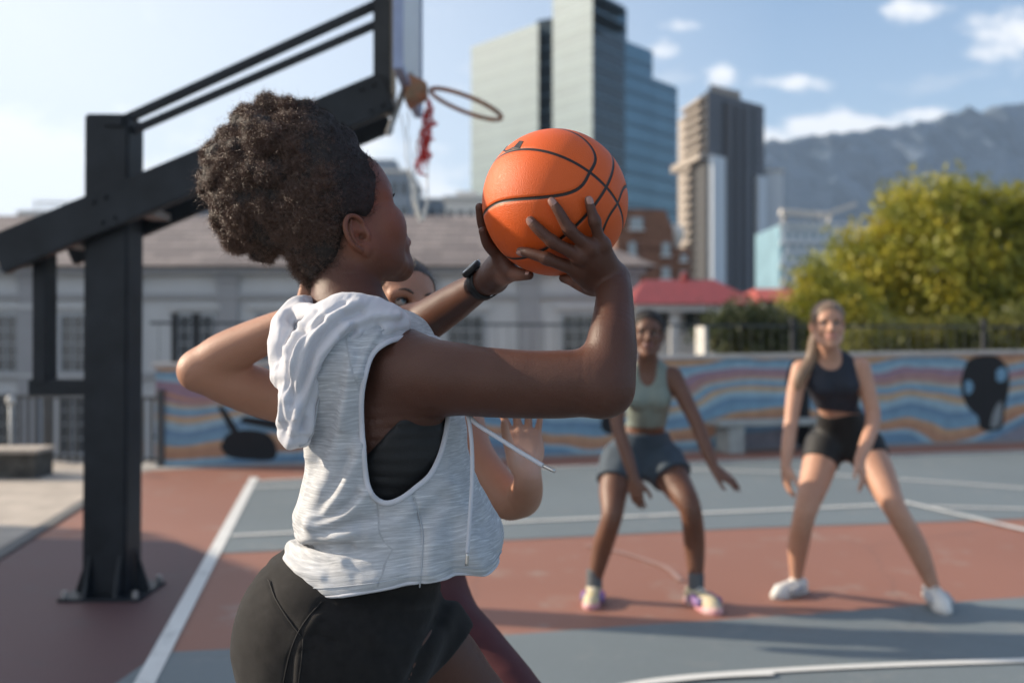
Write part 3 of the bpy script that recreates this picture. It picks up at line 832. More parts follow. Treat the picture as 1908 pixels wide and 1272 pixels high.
tb = [blob(1650, 632, D4, 46), blob(1720, 640, D4, 50), blob(1800, 636, D4, 54), blob(1870, 632, D4, 55), blob(1940, 630, D4, 60), blob(1600, 650, D4, 46), blob(1760, 620, D4, 36), blob(1905, 605, D4, 40)]
tree('long_hedge', 'long dark green hedge behind the fence under the yellow tree', (11, 24, LOW), tb, (11, 24, .2), .07, 9000, .07, M['leafd'], 6, cat='hedge')
MB().prism([P2(1296, 21.5), P2(1312, 21.3), P2(1318, 22), P2(1302, 22)], LOW, bz(605, 21.5)).build('gate_pillar', M['bwhite'])
tag(bpy.data.objects['gate_pillar'], 'sunlit cream pillar between pavilion and olive shrub', 'pillar')

# ---- mountain ---------------------------------------------------------------------
def mountain():
    us = np.linspace(-1500, 3600, 420)
    prof_u = [-1500, 300, 700, 900, 1100, 1260, 1430, 1520, 1620, 1690, 1760, 1840, 1908, 2100, 2500, 3600]
    prof_v = [628, 612, 560, 470, 380, 300, 266, 256, 242, 236, 216, 206, 198, 190, 200, 330]
    top = np.interp(us, prof_u, prof_v)
    g = np.random.default_rng(11)
    def noise1(x, f, s):
        q = np.random.default_rng(s).normal(size=4000); k = x * f + 1000; i = np.floor(k).astype(int) % 3998; t = k - np.floor(k); t = t * t * (3 - 2 * t)
        return q[i] * (1 - t) + q[i + 1] * t
    rows = np.linspace(0, 1, 70)
    V = np.zeros((len(rows), len(us), 3))
    D0, D1_ = 1500.0, 2500.0
    gul = sum(noise1(us, f, 20 + k) * a for k, (f, a) in enumerate(((.02, .55), (.05, .35), (.12, .2))))
    for j, t in enumerate(rows):
        # foot slope, cliff, plateau
        if t < .5: d = D0 + (D1_ - D0) * (t / .5) * .93; hz = .46 * (t / .5) ** 1.25
        elif t < .85: d = D1_ * .97 + 60 * (t - .5); hz = .46 + .54 * ((t - .5) / .35) ** .9
        else: d = D1_ + 2600 * (t - .85); hz = 1.0 - .05 * (t - .85)
        amp = math.sin(min(1, t / .85) * math.pi) * 130 + 20 * (t < .85)
        dd = d + gul * amp * .25 + noise1(us + j * 9.7, .08, 50 + j // 6) * 22 * (t < .85)
        X = (us - 954) / FPX * D1_ * (1 + (dd - D1_) / D1_ * .55)
        Z = LOW + hz * (EYE - (top - 636) / FPX * D1_ - LOW) + (noise1(us, .15, 80 + j // 4) * 7 if t > .05 and t < .8 else 0)
        V[j] = np.stack([X, dd, Z], 1)
    nr, nc = len(rows), len(us)
    I = np.arange(nr * nc).reshape(nr, nc)
    Q = np.stack([I[:-1, :-1], I[:-1, 1:], I[1:, 1:], I[1:, :-1]], -1).reshape(-1, 4)
    m = mat('mountain_rock', (.13, .155, .20), .95, col2=(.055, .085, .115), vscale=.006, stretch=(2.2, 1, .7))
    o = link('mountain', arr_mesh('mountain', V.reshape(-1, 3), Q), m, None, True)
    o['kind'] = 'structure'
mountain()

# ---- the air between here and the mountain
hz = MB().box((0, 2000, 395), (9000, 5200, 796)).build('haze', bpy.data.materials.new('air'))
hz['kind'] = 'stuff'
am = hz.data.materials[0]; am.use_nodes = True; an_, al_ = nodes(am); an_.clear()
ao = an_.new('ShaderNodeOutputMaterial'); av = an_.new('ShaderNodeVolumePrincipled')
av.inputs['Color'].default_value = (.50, .70, 1.0, 1); av.inputs['Density'].default_value = .00015; av.inputs['Anisotropy'].default_value = .2
al_.new(av.outputs['Volume'], ao.inputs['Volume'])

# ---- basketball hoop --------------------------------------------------------------
M['steel'] = mat('charcoal_steel', (.020, .024, .029), .45, metal=.1, var=.3, vscale=5, spec=.22, bump=.0004, bscale=90)
M['steelback'] = mat('scuffed_galvanised', (.35, .34, .33), .5, metal=.6, var=.3, vscale=9)
M['board'] = mat('white_backboard', (.62, .62, .60), .35, var=.08)
M['boardb'] = mat('bluish_board_edge', (.30, .35, .50), .4)
M['rim'] = mat('worn_orange_rim', (.44, .16, .075), .5, metal=.3, col2=(.22, .15, .08), vscale=14)
M['netred'] = mat('red_net_cord', (.50, .035, .03), .8, var=.3)
M['netwhite'] = mat('frayed_white_cord', (.75, .72, .66), .85)
HD = 5.42
hb = gp(200, 1114)
hoop = empty('basketball_hoop', (hb[0], HD, 0), 'dark grey steel basketball hoop with slanting beam, tattered red net and bent rim', 'basketball hoop')
def hp(u, v, dy=0.0):
    p = px(u, v, HD); return np.array([p[0], HD + dy, p[2]])
def hw(a): return a / FPX * HD
pt, pb = hp(198, 212), hp(196, 1112)
MB().bar((pb[0] - .005, HD + .11, .02), (pt[0] + .003, HD + .11, pt[2]), .235, .24, up=(1, 0, 0)).build('post', M['steel'], hoop, bevel=.012)
b = MB().box((pb[0], HD + .11, .012), (.44, .42, .024))
b.build('base_plate', M['steel'], hoop, bevel=.004)
for sx, sy in ((-1, 0), (1, 0), (-.55, -1), (.55, -1)):
    if sx in (-1, 1):
        x0_, x1_ = pb[0] + sx * .126, pb[0] + sx * .205
        MB().add([(x0_, HD + .10, .025), (x1_, HD + .10, .025), (x0_, HD + .10, .26), (x0_, HD + .12, .025), (x1_, HD + .12, .025), (x0_, HD + .12, .26)],
                 [(0, 1, 2), (5, 4, 3), (0, 3, 4, 1), (1, 4, 5, 2), (2, 5, 3, 0)]).build('gusset', M['steel'], hoop)
    else:
        x = pb[0] + sx * .15; y0, y1 = HD - .012, HD - .09
        MB().add([(x - .01, y0, .025), (x - .01, y1, .025), (x - .01, y0, .24), (x + .01, y0, .025), (x + .01, y1, .025), (x + .01, y0, .24)],
                 [(0, 1, 2), (5, 4, 3), (0, 3, 4, 1), (1, 4, 5, 2), (2, 5, 3, 0)]).build('gusset', M['steel'], hoop)
for dx in (-.19, .19):
    for dy in (-.07, .29):
        MB().tube([(pb[0] + dx, HD + dy, .024), (pb[0] + dx, HD + dy, .06)], .016, 6).build('bolt', M['steelback'], hoop)
# slanting main beam, a pair of plates either side of the post and the web between
ba, bb_ = hp(6, 478), hp(726, 176)
dn = (bb_ - ba) / np.linalg.norm(bb_ - ba)
MB().bar(ba + np.array([0, -.055, 0]), bb_ + np.array([0, -.055, 0]), .075, .215).build('beam', M['steel'], hoop, bevel=.008)
MB().bar(ba + dn * .25 + np.array([0, .275, -.03]), bb_ - dn * .05 + np.array([0, .275, -.03]), .06, .20).build('beam', M['steel'], hoop, bevel=.008)
for f in (.18, .37, .545, .80):
    c = ba + (bb_ - ba) * f
    MB().bar(c + np.array([0, -.015, -.085]), c + np.array([0, .243, -.085]), .10, .04).build('tie_plate', M['steelback'], hoop)
for f in (.262, .292, .945, .975):
    c = ba + (bb_ - ba) * f
    for dz in (-.06, .06):
        q = c + np.array([-dn[2] * dz, -.094, dn[0] * dz])
        MB().tube([q, q + np.array([0, -.016, 0])], .013, 6).build('bolt', M['steel'], hoop)
# upright behind the board and the pair of thin stays
u0, u1 = hp(713, -120), hp(713, 176)
MB().bar(u0 + np.array([0, .10, 0]), u1 + np.array([0, .10, 0]), .26, .095, up=(1, 0, 0)).build('board_upright', M['steel'], hoop, bevel=.006)
for a, c, w in (((196, 232), (712, -4), .046), ((238, 240), (712, 33), .04)):
    MB().bar(hp(*a) + np.array([0, .06, 0]), hp(*c) + np.array([0, .06, 0]), w, w).build('stay', M['steel'], hoop, bevel=.003)
MB().box(hp(214, 226) + np.array([0, .03, 0]), (.10, .12, .06)).build('stay_bracket', M['steel'], hoop, bevel=.004)
# rear prop and counter arm
MB().bar(hp(66, 468) + np.array([0, .11, 0]), hp(66, 716) + np.array([0, .11, 0]), .14, .075, up=(1, 0, 0)).build('prop', M['steel'], hoop, bevel=.005)
MB().bar(hp(44, 722) + np.array([0, .11, 0]), hp(158, 722) + np.array([0, .11, 0]), .13, .085).build('counter_arm', M['steel'], hoop, bevel=.005)
# backboard: seen almost edge on
bw = 1.05
xb0, xb1 = hp(742, 0)[0], hp(768, 0)[0]
zb0, zb1 = hp(742, 158)[2], hp(742, -190)[2]
board = MB().box((xb1 - .028, HD + .12, (zb0 + zb1) / 2), (.03, bw, zb1 - zb0)).build('backboard', M['board'], hoop, bevel=.004)
b = MB()
for s in (-1, 1): b.box((xb1 - .028, HD + .12 + s * (bw / 2 + .016), (zb0 + zb1) / 2), (.05, .03, zb1 - zb0 + .06))
b.box((xb1 - .028, HD + .12, zb0 - .015), (.05, bw - .001, .03)).box((xb1 - .028, HD + .12, zb1 + .015), (.05, bw - .001, .03))
b.build('board_frame', M['boardb'], board)
b = MB()
for s in (-.3, .3): b.box((xb1 - .06, HD + .12 + s, (zb0 + zb1) / 2), (.03, .05, zb1 - zb0))
b.build('board_brace', M['steelback'], board)
# galvanised strap running down past the board's foot
MB().bar(hp(762, 130) + np.array([0, .05, 0]), hp(722, 250) + np.array([0, .02, 0]), .05, .03).build('strap', M['steelback'], hoop, bevel=.003)
MB().box(hp(727, 200) + np.array([0, .02, 0]), (.05, .05, .09)).build('hinge', M['steelback'], hoop, bevel=.004)
# rim bracket
c0, c1 = hp(757, 172), hp(796, 172)
b = MB()
b.add([(c0[0], HD - .10, c0[2] + .09), (c0[0], HD + .14, c0[2] + .09), (c1[0], HD + .06, c1[2] + .05), (c1[0], HD - .03, c1[2] + .05),
       (c0[0], HD - .10, c0[2] - .07), (c0[0], HD + .14, c0[2] - .07), (c1[0], HD + .06, c1[2] - .03), (c1[0], HD - .03, c1[2] - .03)],
      [(0, 1, 2, 3), (7, 6, 5, 4), (0, 4, 5, 1), (1, 5, 6, 2), (2, 6, 7, 3), (3, 7, 4, 0)])
b.build('rim_bracket', M['rim'], hoop, bevel=.006)
rc = hp(868, 193)
rr = hw(70)
tilt = R(20)
ring = []
for k in range(48):
    a = 2 * math.pi * k / 48
    x, y = rr * math.cos(a), rr * math.sin(a)
    ring.append((rc[0] + x * math.cos(tilt), HD + .02 + y, rc[2] - x * math.sin(tilt)))
MB().tube(ring, .0125, 10, closed=True).build('rim', M['rim'], hoop, True)
g = np.random.default_rng(5)
net = MB()
def cord(pts, r, mb, wob=.006, n=16):
    P = resample([hp(*p) for p in pts], n); P += g.normal(size=P.shape) * wob; mb.tube(P, r, 5)
for k in range(9):
    du = g.normal(0, 5)
    cord([(800 + du * .3, 188), (797 + du, 225), (792 + du, 258), (786 + du * 1.4, 285 + g.uniform(0, 35))], .0045, net, .008)
for k in range(26):
    v = g.uniform(205, 315); u = 803 - (v - 190) * .13
    cord([(u + g.normal(0, 6), v), (u + g.normal(0, 7), v + 8), (u + g.normal(0, 7), v + g.uniform(8, 22))], .0055, net, .005, 7)
o_net = net.build('net', M['netred'], hoop, True)
nw = MB()
for pts in ([(748, 212), (757, 300), (768, 375), (778, 408), (788, 412), (794, 380), (797, 300)], [(760, 210), (764, 300), (772, 370), (786, 405)], [(800, 200), (778, 260), (770, 330), (770, 385)], [(795, 330), (797, 380), (789, 412)]):
    cord(pts, .0035, nw, .003, 22)
for k in range(9): cord([(770 + k * .4, 340), (776, 385), (787, 410 + g.uniform(-4, 4)), (795, 375)], .004, nw, .005, 14)
nw.build('loose_cord', M['netwhite'], o_net, True)

# ================================================================== PEOPLE: one continuous surface grown from a distance field
class Field:
    def __init__(s, lo, hi, h, fine=None, hf=None):
        """h: grid step; inside the box fine=(lo, hi) the step along each axis is hf"""
        s.h = h if fine is None else hf; s.lo = np.array(lo, float); s.hi = np.array(hi, float); s.ax = []
        for i in range(3):
            if fine is None: a = s.lo[i] + np.arange(int(math.ceil((hi[i] - lo[i]) / h)) + 1) * h
            else:
                f0, f1 = max(fine[0][i], lo[i]), min(fine[1][i], hi[i])
                p = [np.linspace(f0, f1, int((f1 - f0) / hf) + 1)]
                if f0 - lo[i] > h: p.insert(0, np.linspace(lo[i], f0, int((f0 - lo[i]) / h) + 1)[:-1])
                if hi[i] - f1 > h: p.append(np.linspace(f1, hi[i], int((hi[i] - f1) / h) + 1)[1:])
                a = np.concatenate(p)
            s.ax.append(a)
        s.n = np.array([len(a) for a in s.ax]); s.pad = h
        s.F = np.full(s.n, 9.0, np.float32)
    def _win(s, lo, hi):
        a = [max(0, int(np.searchsorted(s.ax[i], lo[i])) - 1) for i in range(3)]
        b = [min(s.n[i], int(np.searchsorted(s.ax[i], hi[i])) + 1) for i in range(3)]
        if any(b[i] - a[i] < 2 for i in range(3)): return None
        sl = tuple(slice(a[i], b[i]) for i in range(3))
        return sl, np.meshgrid(*[s.ax[i][a[i]:b[i]].astype(np.float32) for i in range(3)], indexing='ij', sparse=True)
    def whole(s): return s._win(s.lo - 1, s.hi + 1)
    def put(s, sl, d, k, mode='add'):
        A = s.F[sl]
        if mode == 'add':
            if k > 0:
                hh = np.maximum(k - np.abs(A - d), 0) / k
                s.F[sl] = np.minimum(A, d) - hh * hh * k * .25
            else: s.F[sl] = np.minimum(A, d)
        elif mode == 'cut':
            d = -d
            if k > 0:
                hh = np.maximum(k - np.abs(A - d), 0) / k
                s.F[sl] = np.maximum(A, d) + hh * hh * k * .25
            else: s.F[sl] = np.maximum(A, d)
    def chain(s, pts, rad, k=.02, n=None, mode='add', infl=0.0, flat=None):
        """tapering limb through points; flat=(axis, factor) squeezes it along an axis"""
        P = np.asarray(pts, float); rad = np.broadcast_to(np.asarray(rad, float), (len(P),)) + infl
        if n:
            PR = resample(np.hstack([P, rad[:, None]]), n); P, rad = PR[:, :3], PR[:, 3]
        pad = rad.max() + k + 3 * s.pad
        w = s._win(P.min(0) - pad, P.max(0) + pad)
        if w is None: return s
        sl, (x, y, z) = w
        D = None
        for i in range(len(P) - 1):
            a, b, ra, rb = P[i], P[i + 1], rad[i], rad[i + 1]
            t = b - a; L2 = float(t @ t) + 1e-12
            q = ((x - a[0]) * t[0] + (y - a[1]) * t[1] + (z - a[2]) * t[2]) / L2
            q = np.clip(q, 0, 1)
            d = np.sqrt((x - a[0] - q * t[0]) ** 2 + (y - a[1] - q * t[1]) ** 2 + (z - a[2] - q * t[2]) ** 2) - (ra + (rb - ra) * q)
            D = d if D is None else np.minimum(D, d)
        s.put(sl, D, k, mode); return s
    def ell(s, c, r, fr=None, k=.02, mode='add', infl=0.0):
        """ellipsoid; fr rows are its own axes"""
        c = np.asarray(c, float); r = np.asarray(r, float) + infl
        fr = np.eye(3) if fr is None else np.asarray(fr, float)
        ext = np.abs(fr.T) @ r + k + 3 * s.pad
        w = s._win(c - ext, c + ext)
        if w is None: return s
        sl, (x, y, z) = w
        dx, dy, dz = x - c[0], y - c[1], z - c[2]
        k0 = 0; k1 = 0
        for i in range(3):
            l = dx * fr[i][0] + dy * fr[i][1] + dz * fr[i][2]
            k0 = k0 + (l / r[i]) ** 2; k1 = k1 + (l / (r[i] * r[i])) ** 2
        k0 = np.sqrt(k0); k1 = np.sqrt(k1) + 1e-9
        s.put(sl, k0 * (k0 - 1) / k1, k, mode); return s
    def loft(s, secs, k=.02, n=24, infl=0.0, mode='add'):
        """trunk of the body: sections (centre, half width, half depth, side axis); a stack of flat ellipsoids"""
        A = np.array([list(c) + [a, b] + list(sd_) for c, a, b, sd_ in secs], float)
        Rs = resample(A, n)
        C = Rs[:, :3]; T = np.gradient(C, axis=0); L = np.linalg.norm(T, axis=1)
        pad = max(Rs[:, 3].max(), Rs[:, 4].max()) + infl + k + 3 * s.pad
        w = s._win(C.min(0) - pad, C.max(0) + pad)
        if w is None: return s
        sl, (x, y, z) = w
        D = None
        for i in range(n):
            up = T[i] / L[i]; sd_ = Rs[i, 5:8]; sd_ = sd_ - up * (up @ sd_); sd_ /= np.linalg.norm(sd_); fw = np.cross(up, sd_)
            r = (Rs[i, 3] + infl, Rs[i, 4] + infl, max(L[i] * 2.4, .034) + infl)
            dx, dy, dz = x - C[i][0], y - C[i][1], z - C[i][2]
            k0 = 0; k1 = 0
            for ax, rr_ in zip((sd_, fw, up), r):
                l = dx * ax[0] + dy * ax[1] + dz * ax[2]
                k0 = k0 + (l / rr_) ** 2; k1 = k1 + (l / (rr_ * rr_)) ** 2
            k0 = np.sqrt(k0); k1 = np.sqrt(k1) + 1e-9
            d = k0 * (k0 - 1) / k1
            D = d if D is None else np.minimum(D, d)
        s.put(sl, D, k, mode); return s
    def plane(s, p, nrm, k=0.0):
        """keeps what lies behind the plane"""
        nrm = np.asarray(nrm, float); nrm /= np.linalg.norm(nrm)
        sl, (x, y, z) = s.whole()
        d = (x - p[0]) * nrm[0] + (y - p[1]) * nrm[1] + (z - p[2]) * nrm[2]
        s.put(sl, -d, k, 'cut'); return s
    def sample(s, P):
        ii, ff = [], []
        for j in range(3):
            i = np.clip(np.searchsorted(s.ax[j], P[:, j]) - 1, 0, s.n[j] - 2)
            ii.append(i); ff.append((P[:, j] - s.ax[j][i]) / (s.ax[j][i + 1] - s.ax[j][i]))
        i0, i1, i2 = ii; fx, fy, fz = ff
        F = s.F
        c = lambda a, b, cc: F[i0 + a, i1 + b, i2 + cc]
        return ((c(0, 0, 0) * (1 - fx) + c(1, 0, 0) * fx) * (1 - fy) + (c(0, 1, 0) * (1 - fx) + c(1, 1, 0) * fx) * fy) * (1 - fz) + \
               ((c(0, 0, 1) * (1 - fx) + c(1, 0, 1) * fx) * (1 - fy) + (c(0, 1, 1) * (1 - fx) + c(1, 1, 1) * fx) * fy) * fz
    def grad(s, P):
        e = s.h * .9; g = np.zeros_like(P)
        for i in range(3):
            d = np.zeros(3); d[i] = e
            g[:, i] = s.sample(P + d) - s.sample(P - d)
        return g / (np.linalg.norm(g, axis=1)[:, None] + 1e-9)
    def mesh(s):
        F = s.F; sg = F < 0
        nx_, ny_, nz_ = s.n
        act = np.zeros((nx_ - 1, ny_ - 1, nz_ - 1), np.int8)
        for a in (0, 1):
            for b in (0, 1):
                for c in (0, 1):
                    act += sg[a:nx_ - 1 + a, b:ny_ - 1 + b, c:nz_ - 1 + c]
        I = np.argwhere((act > 0) & (act < 8))
        idx = np.full(act.shape, -1, np.int32); idx[tuple(I.T)] = np.arange(len(I))
        P = np.zeros((len(I), 3)); cnt = np.zeros(len(I))
        cor = [(a, b, c) for a in (0, 1) for b in (0, 1) for c in (0, 1)]
        val = {c: F[I[:, 0] + c[0], I[:, 1] + c[1], I[:, 2] + c[2]] for c in cor}
        for a in cor:
            for ax in range(3):
                if a[ax]: continue
                b = list(a); b[ax] = 1; b = tuple(b)
                va, vb = val[a], val[b]; m = (va < 0) != (vb < 0)
                t = va[m] / (va[m] - vb[m])
                q = np.tile(np.array(a, float), (m.sum(), 1)); q[:, ax] = t
                P[m] += q; cnt[m] += 1
        q_ = P / cnt[:, None]
        V = np.stack([s.ax[j][I[:, j]] + q_[:, j] * (s.ax[j][I[:, j] + 1] - s.ax[j][I[:, j]]) for j in range(3)], 1)
        Q = []
        for ax in range(3):
            o1, o2 = [(1, 2), (2, 0), (0, 1)][ax]
            A = np.take(sg, range(0, s.n[ax] - 1), ax); B = np.take(sg, range(1, s.n[ax]), ax)
            E = np.argwhere(A != B)
            E = E[(E[:, o1] > 0) & (E[:, o2] > 0) & (E[:, o1] < s.n[o1] - 1) & (E[:, o2] < s.n[o2] - 1)]
            if not len(E): continue
            flip = sg[tuple(E.T)]
            def cell(d1, d2):
                q = E.copy(); q[:, o1] -= d1; q[:, o2] -= d2; return idx[tuple(q.T)]
            q = np.stack([cell(1, 1), cell(0, 1), cell(0, 0), cell(1, 0)], 1)
            q[~flip] = q[~flip][:, ::-1]
            Q.append(q)
        Q = np.concatenate(Q)
        for _ in range(2):
            f = s.sample(V); V = V - s.grad(V) * np.clip(f, -s.h, s.h)[:, None] * .9
        return V, Q

def smooth_v(V, Q, it=2, lam=.5):
    n = len(V); E = np.concatenate([Q[:, [0, 1]], Q[:, [1, 2]], Q[:, [2, 3]], Q[:, [3, 0]]])
    for _ in range(it):
        S = np.zeros_like(V); c = np.zeros(n)
        for a, b in ((0, 1), (1, 0)):
            for j in range(3): S[:, j] += np.bincount(E[:, a], V[E[:, b], j], n)
            c += np.bincount(E[:, a], minlength=n)
        V = V + lam * (S / np.maximum(c, 1)[:, None] - V)
    return V

def normals(V, Q):
    N = np.cross(V[Q[:, 2]] - V[Q[:, 0]], V[Q[:, 3]] - V[Q[:, 1]])
    out = np.zeros_like(V)
    for i in range(4):
        for j in range(3): out[:, j] += np.bincount(Q[:, i], N[:, j], len(V))
    return out / (np.linalg.norm(out, axis=1)[:, None] + 1e-12)

def vnoise(P, f, seed=0):
    """smooth value noise, about -1..1"""
    g = np.random.default_rng(seed).uniform(-1, 1, (32, 32, 32))
    q = P * f + 100.0; i = np.floor(q).astype(int); t = q - i; t = t * t * (3 - 2 * t)
    def G(a, b, c): return g[(i[:, 0] + a) % 32, (i[:, 1] + b) % 32, (i[:, 2] + c) % 32]
    x, y, z = t.T
    return ((G(0, 0, 0) * (1 - x) + G(1, 0, 0) * x) * (1 - y) + (G(0, 1, 0) * (1 - x) + G(1, 1, 0) * x) * y) * (1 - z) + \
           ((G(0, 0, 1) * (1 - x) + G(1, 0, 1) * x) * (1 - y) + (G(0, 1, 1) * (1 - x) + G(1, 1, 1) * x) * y) * z

def attr(me, name, val):
    a = me.attributes.new(name, 'FLOAT', 'POINT'); a.data.foreach_set('value', np.asarray(val, np.float32))

def near(V, spots):
    """soft weight around spots (centre, radius)"""
    w = np.zeros(len(V))
    for c, r in spots:
        d = np.linalg.norm(V - np.asarray(c), axis=1) / r
        w = np.maximum(w, np.clip(1.5 - d * 1.0, 0, 1) * (d < 1.5))
    return np.clip(w, 0, 1)

def skin_mat(name, col, col2, palm, lip, rough=.45, sss=.18, spec=.4, face=None):
    m = mat(name, col, rough, var=.1, vscale=9, col2=col2, sss=sss, sssr=(.012, .005, .003), spec=spec)
    n, l = nodes(m); b = n['Principled BSDF']; src = n[m['mix']].outputs['Result']
    for at, c in (('palm', palm), ('lip', lip), ('dark', tuple(x * .25 for x in col))):
        a = n.new('ShaderNodeAttribute'); a.attribute_name = at
        q = n.new('ShaderNodeMix'); q.data_type = 'RGBA'
        l.new(a.outputs['Fac'], q.inputs['Factor']); l.new(src, q.inputs['A']); q.inputs['B'].default_value = (*c, 1)
        src = q.outputs['Result']
    if face:
        a = n.new('ShaderNodeAttribute'); a.attribute_name = 'face'; q = n.new('ShaderNodeMix'); q.data_type = 'RGBA'
        l.new(a.outputs['Fac'], q.inputs['Factor']); l.new(src, q.inputs['A']); q.inputs['B'].default_value = (*face, 1); src = q.outputs['Result']
    l.new(src, b.inputs['Base Color'])
    tc = n.new('ShaderNodeTexCoord')
    vo = n.new('ShaderNodeTexVoronoi'); vo.inputs['Scale'].default_value = 620
    l.new(tc.outputs['Object'], vo.inputs['Vector'])
    nz = n.new('ShaderNodeTexNoise'); nz.inputs['Scale'].default_value = 240; nz.inputs['Detail'].default_value = 4
    l.new(tc.outputs['Object'], nz.inputs['Vector'])
    ad = n.new('ShaderNodeMath'); ad.operation = 'ADD'; l.new(vo.outputs['Distance'], ad.inputs[0]); l.new(nz.outputs['Fac'], ad.inputs[1])
    bp = n.new('ShaderNodeBump'); bp.inputs['Strength'].default_value = .55; bp.inputs['Distance'].default_value = .0006
    l.new(ad.outputs[0], bp.inputs['Height']); l.new(bp.outputs['Normal'], b.inputs['Normal'])
    rn = n.new('ShaderNodeMapRange'); rn.inputs['To Min'].default_value = rough - .08; rn.inputs['To Max'].default_value = rough + .12
    l.new(nz.outputs['Fac'], rn.inputs['Value']); l.new(rn.outputs['Result'], b.inputs['Roughness'])
    return m

def unit(v):
    v = np.asarray(v, float); return v / np.linalg.norm(v)

class Head:
    """head frame: f forward, l the person's left, u up, o the middle between the ears"""
    def __init__(s, o, f, up=(0, 0, 1), sc=1.0):
        s.o = np.asarray(o, float); s.f = unit(f); up = np.asarray(up, float)
        s.u = unit(up - s.f * (up @ s.f)); s.l = np.cross(s.u, s.f); s.sc = sc
        s.fr = np.array([s.f, s.l, s.u])
    def p(s, f, l, u): return s.o + s.sc * (s.f * f + s.l * l + s.u * u)
    def build(s, F, slim=1.0, cheek=None, nose=0.0, ridge=True, lip=0.0):
        e = lambda c, r, k=.02, m='add': F.ell(s.p(*c), np.array(r) * s.sc, s.fr, k * s.sc, m)
        c = lambda pts, r, k=.012, m='add', n=None: F.chain([s.p(*q) for q in pts], np.array(r) * s.sc, k * s.sc, n, m)
        e((-.008, 0, .045), (.096, .075, .082), 0)
        e((.045, 0, .045), (.052, .060, .058), .03)
        e((.048, 0, -.028), (.043, .052 * slim, .065), .03)
        for sg in (-1, 1):
            e((.060, sg * .037, -.020), (.026, .024, .026), .025)
            if cheek:
                e((cheek[0], sg * cheek[1], cheek[2]), cheek[3], .028); e((.028, sg * .048, -.050), (.040, .020, .040), .035); e((.060, sg * .012, .062), (.036, .036, .036), .03)
            c([(-.012, sg * .058, -.030), (.012, sg * .055 * slim, -.066), (.055, sg * .030 * slim, -.094), (.076, 0, -.101)], (.016, .017, .016, .017), .03, n=8)
            e((.083, sg * .031, .012), (.014, .021, .013), .012, 'cut')
            c([(.086 - .004 * (not ridge), sg * .012, .030), (.089 - .006 * (not ridge), sg * .028, .034), (.076 - .004 * (not ridge), sg * .050, .026)], (.009, .009, .008), .014 if ridge else .03, n=6)
        c([(.092, 0, .018), (.104 + nose * .5, 0, -.004), (.114 + nose, 0, -.020)], (.009, .010, .0125), .014, n=6)
        for sg in (-1, 1): e((.101 + nose, sg * .0135, -.0245), (.011, .0085, .008), .008)
        e((.088, 0, -.062), (.016, .028, .022), .02)
        for zz, r in ((-.050, .0052), (-.063, .0068)):
            c([(.084, -.024, -.0565), (.0965 + lip, -.010, zz), (.0985 + lip, 0, zz + (.001 if zz > -.056 else 0)), (.0965 + lip, .010, zz), (.084, .024, -.0565)], (.0022, r + lip * .3, r + lip * .3, r + lip * .3, .0022), .006, n=12)
        c([(.090, -.021, -.0568), (.1035 + lip * 1.2, 0, -.0572), (.090, .021, -.0568)], (.0014, .0018 + lip * .3, .0014), .003, 'cut', n=8)
        e((.080, 0, -.096), (.017, .019, .015), .015)
        return s
    def ear(s, F, sg, off=(0, 0, 0)):
        """pinna with rim, inner fold, bowl, tragus and lobe"""
        o = np.array(off)
        q = lambda a, b, out: s.p(*(np.array([-.006 + a, sg * (.071 + out), -.008 + b]) + o * np.array([1, sg, 1])))
        ch = lambda pts, r, k=.003, m='add', n=14: F.chain([q(*x) for x in pts], r, k, n, m)
        F.ell(q(-.009, .001, .0035), (.0185, .0050, .029), np.array([unit(s.f * .95 + s.l * sg * -.30), unit(s.l * sg + s.f * .30), s.u]), .007)
        ch([(.010, .004, .003), (.011, .016, .006), (.002, .027, .011), (-.012, .031, .0155), (-.025, .022, .0185), (-.0285, .004, .0185), (-.0235, -.014, .0155), (-.013, -.026, .0105)],
           [.0030, .0036, .0040, .0043, .0044, .0042, .0040, .0042], .002, n=36)
        F.ell(q(-.001, -.0285, .006), (.0095, .0055, .0100), s.fr, .006)
        ch([(-.009, .023, .0115), (-.0165, .012, .0120), (-.0180, -.002, .0115), (-.0125, -.0145, .0105), (-.003, -.0195, .0095)], [.0026, .0034, .0036, .0034, .0030], .003, n=24)
        ch([(.0125, .002, .0055), (.0115, -.007, .0085), (.0095, -.013, .0075)], [.0040, .0042, .0035], .004, n=8)
        F.ell(q(-.0045, -.0045, .0115), (.0100, .0085, .0115), s.fr, .003, 'cut')
        F.ell(q(.001, -.006, .004), (.0058, .0100, .0065), s.fr, .003, 'cut')
        ch([(.004, .020, .0135), (-.008, .0255, .0160), (-.0195, .0185, .0180), (-.0232, .003, .0175), (-.019, -.013, .0155)], [.0022, .0026, .0026, .0024, .0018], .002, 'cut', 24)
        ch([(-.003, .018, .0125), (-.011, .0165, .0140)], [.0034, .0026], .003, 'cut', 6)

